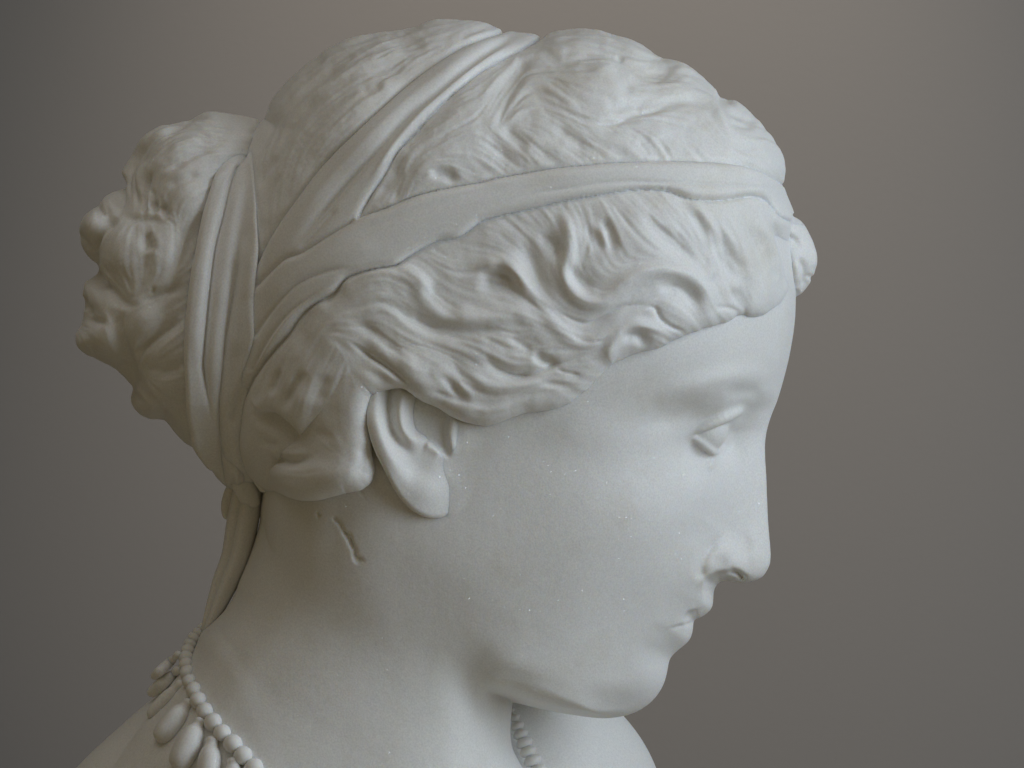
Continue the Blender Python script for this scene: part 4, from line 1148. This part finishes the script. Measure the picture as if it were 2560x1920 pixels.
def ball(n=14, m=9):
    V = [(0, 0, 1.0)]
    for i in range(1, m):
        a = math.pi * i / m
        V += [(math.sin(a) * math.cos(2 * math.pi * k / n), math.sin(a) * math.sin(2 * math.pi * k / n), math.cos(a)) for k in range(n)]
    V.append((0, 0, -1.0))
    F = []
    for k in range(n):
        F.append((0, 1 + k, 1 + (k + 1) % n))
    for i in range(m - 2):
        for k in range(n):
            a0 = 1 + i * n + k; a1 = 1 + i * n + (k + 1) % n
            F.append((a0, a0 + n, a1 + n, a1))
    e0 = 1 + (m - 2) * n
    for k in range(n):
        F.append((e0 + k, len(V) - 1, e0 + (k + 1) % n))
    return V, F

bead_me = bpy.data.meshes.new('bead')
bv, bf = ball()
jit = np.random.default_rng(5)
bead_me.from_pydata([tuple(np.array(q) * (1 + 0.025 * jit.standard_normal())) for q in bv], [], bf)
bead_me.polygons.foreach_set('use_smooth', np.ones(len(bead_me.polygons), bool)); bead_me.materials.append(MARBLE)

BEADS = [(504, 1569, 11), (493, 1581, 13), (484, 1594, 15), (476, 1608, 17), (471, 1624, 18), (468, 1641, 19), (470, 1658, 19), (474, 1678, 20), (481, 1699, 21), (491, 1721, 22),
         (502, 1745, 22), (519, 1772, 23), (539, 1799, 23), (562, 1825, 24), (588, 1852, 24), (613, 1881, 24), (640, 1912, 24), (670, 1943, 24), (704, 1970, 24), (742, 1994, 24)]
def bead_w(u, v, r):
    best = None
    for du, dv in ((0, 0), (8, -4), (16, -8), (26, -12), (40, -16)):
        w = skin_w(u + du, v + dv)
        if w is not None:
            best = w - 0.6 * math.hypot(du, dv)
            break
    return (best if best is not None else 0.0) + 0.45 * r
BW = [bead_w(*q) for q in BEADS]
for i in range(1, len(BW) - 1):
    pass
BWs = np.convolve(np.pad(BW, 2, mode='edge'), np.ones(5) / 5, 'valid')
cord_pts = [(q[0], q[1], w, 7.0) for q, w in zip(BEADS, BWs)]
V, F = tube(cord_pts, seg=10, rings=120)
necklace = make_mesh('necklace', to_world(V) - BASE, F, MARBLE, bust)

def place(me, name, c, r, parent, scale=(1, 1, 1), rot=None):
    o = link(bpy.data.objects.new(name, me))
    o.location = (to_world(np.array([c], float))[0] - BASE)
    o.scale = [r * PX * k for k in scale]
    if rot is not None:
        o.rotation_euler = rot
    o.parent = parent
    return o
for i, (q, w) in enumerate(zip(BEADS, BWs)):
    place(bead_me, 'bead', (q[0], q[1], w), q[2] * jit.uniform(0.94, 1.04), necklace, (1, 1, jit.uniform(0.92, 1.03)), (jit.uniform(0, 3), jit.uniform(-.3, .3), jit.uniform(0, 3)))
# front of the string against the far shoulder
FB = [(1278, 1798, 9), (1286, 1815, 14), (1294, 1834, 17), (1302, 1853, 19), (1311, 1873, 21), (1321, 1893, 21), (1332, 1914, 22), (1345, 1937, 22), (1362, 1960, 22)]
for i, (u, v, r) in enumerate(FB):
    w = -150 + 11 * i
    place(bead_me, 'bead', (u, v, w), r, necklace, (1.05, 1.0, 0.72), (0, -0.45, 0))
V, F = tube([(q[0], q[1], -150 + 11 * i, 6.0) for i, q in enumerate(FB)], seg=10, rings=30)
make_mesh('cord', to_world(V) - BASE, F, MARBLE, necklace)

def pendant(a, bq, r, neck_r):
    """drop hanging from the string: a at the string, b its tip"""
    n = 15
    pts = []
    pw = None
    for i in range(n):
        t = i / (n - 1)
        u = a[0] + (bq[0] - a[0]) * t; v = a[1] + (bq[1] - a[1]) * t
        body = r * max(0.0, 1 - abs((t - .60) / .46) ** 2.6) ** .5
        prof = max(neck_r * max(0.0, 1 - ((t - .08) / .16) ** 2) ** .5, body, neck_r * 0.55)
        w = None
        for k in (0, 10, 20, 35, 50, 70):
            w = skin_w(u + k, v + k * 0.3)
            if w is not None:
                w -= 0.5 * k
                break
        pts.append([u, v, (w or 0.0) + 0.5 * float(prof), float(prof)])
    pts = np.array(pts)
    pts[:, 2] = np.convolve(np.pad(pts[:, 2], 2, mode='edge'), np.ones(5) / 5, 'valid')
    V, F = tube(pts, seg=18, rings=36)
    return make_mesh('pendant', to_world(V) - BASE, F, MARBLE, necklace)
for a, bq, r, nr in [((455, 1628), (382, 1694), 13, 10), ((455, 1666), (372, 1738), 16, 12), ((464, 1698), (376, 1790), 19, 13), ((484, 1742), (400, 1848), 29, 15),
                     ((512, 1786), (446, 1916), 33, 16), ((538, 1832), (520, 1965), 30, 17), ((590, 1884), (585, 2010), 30, 17), ((650, 1936), (655, 2055), 30, 17)]:
    pendant(a, bq, r, nr)

print('all', time.time() - T0, sum(len(o.data.polygons) for o in sc.objects if o.type == 'MESH'))
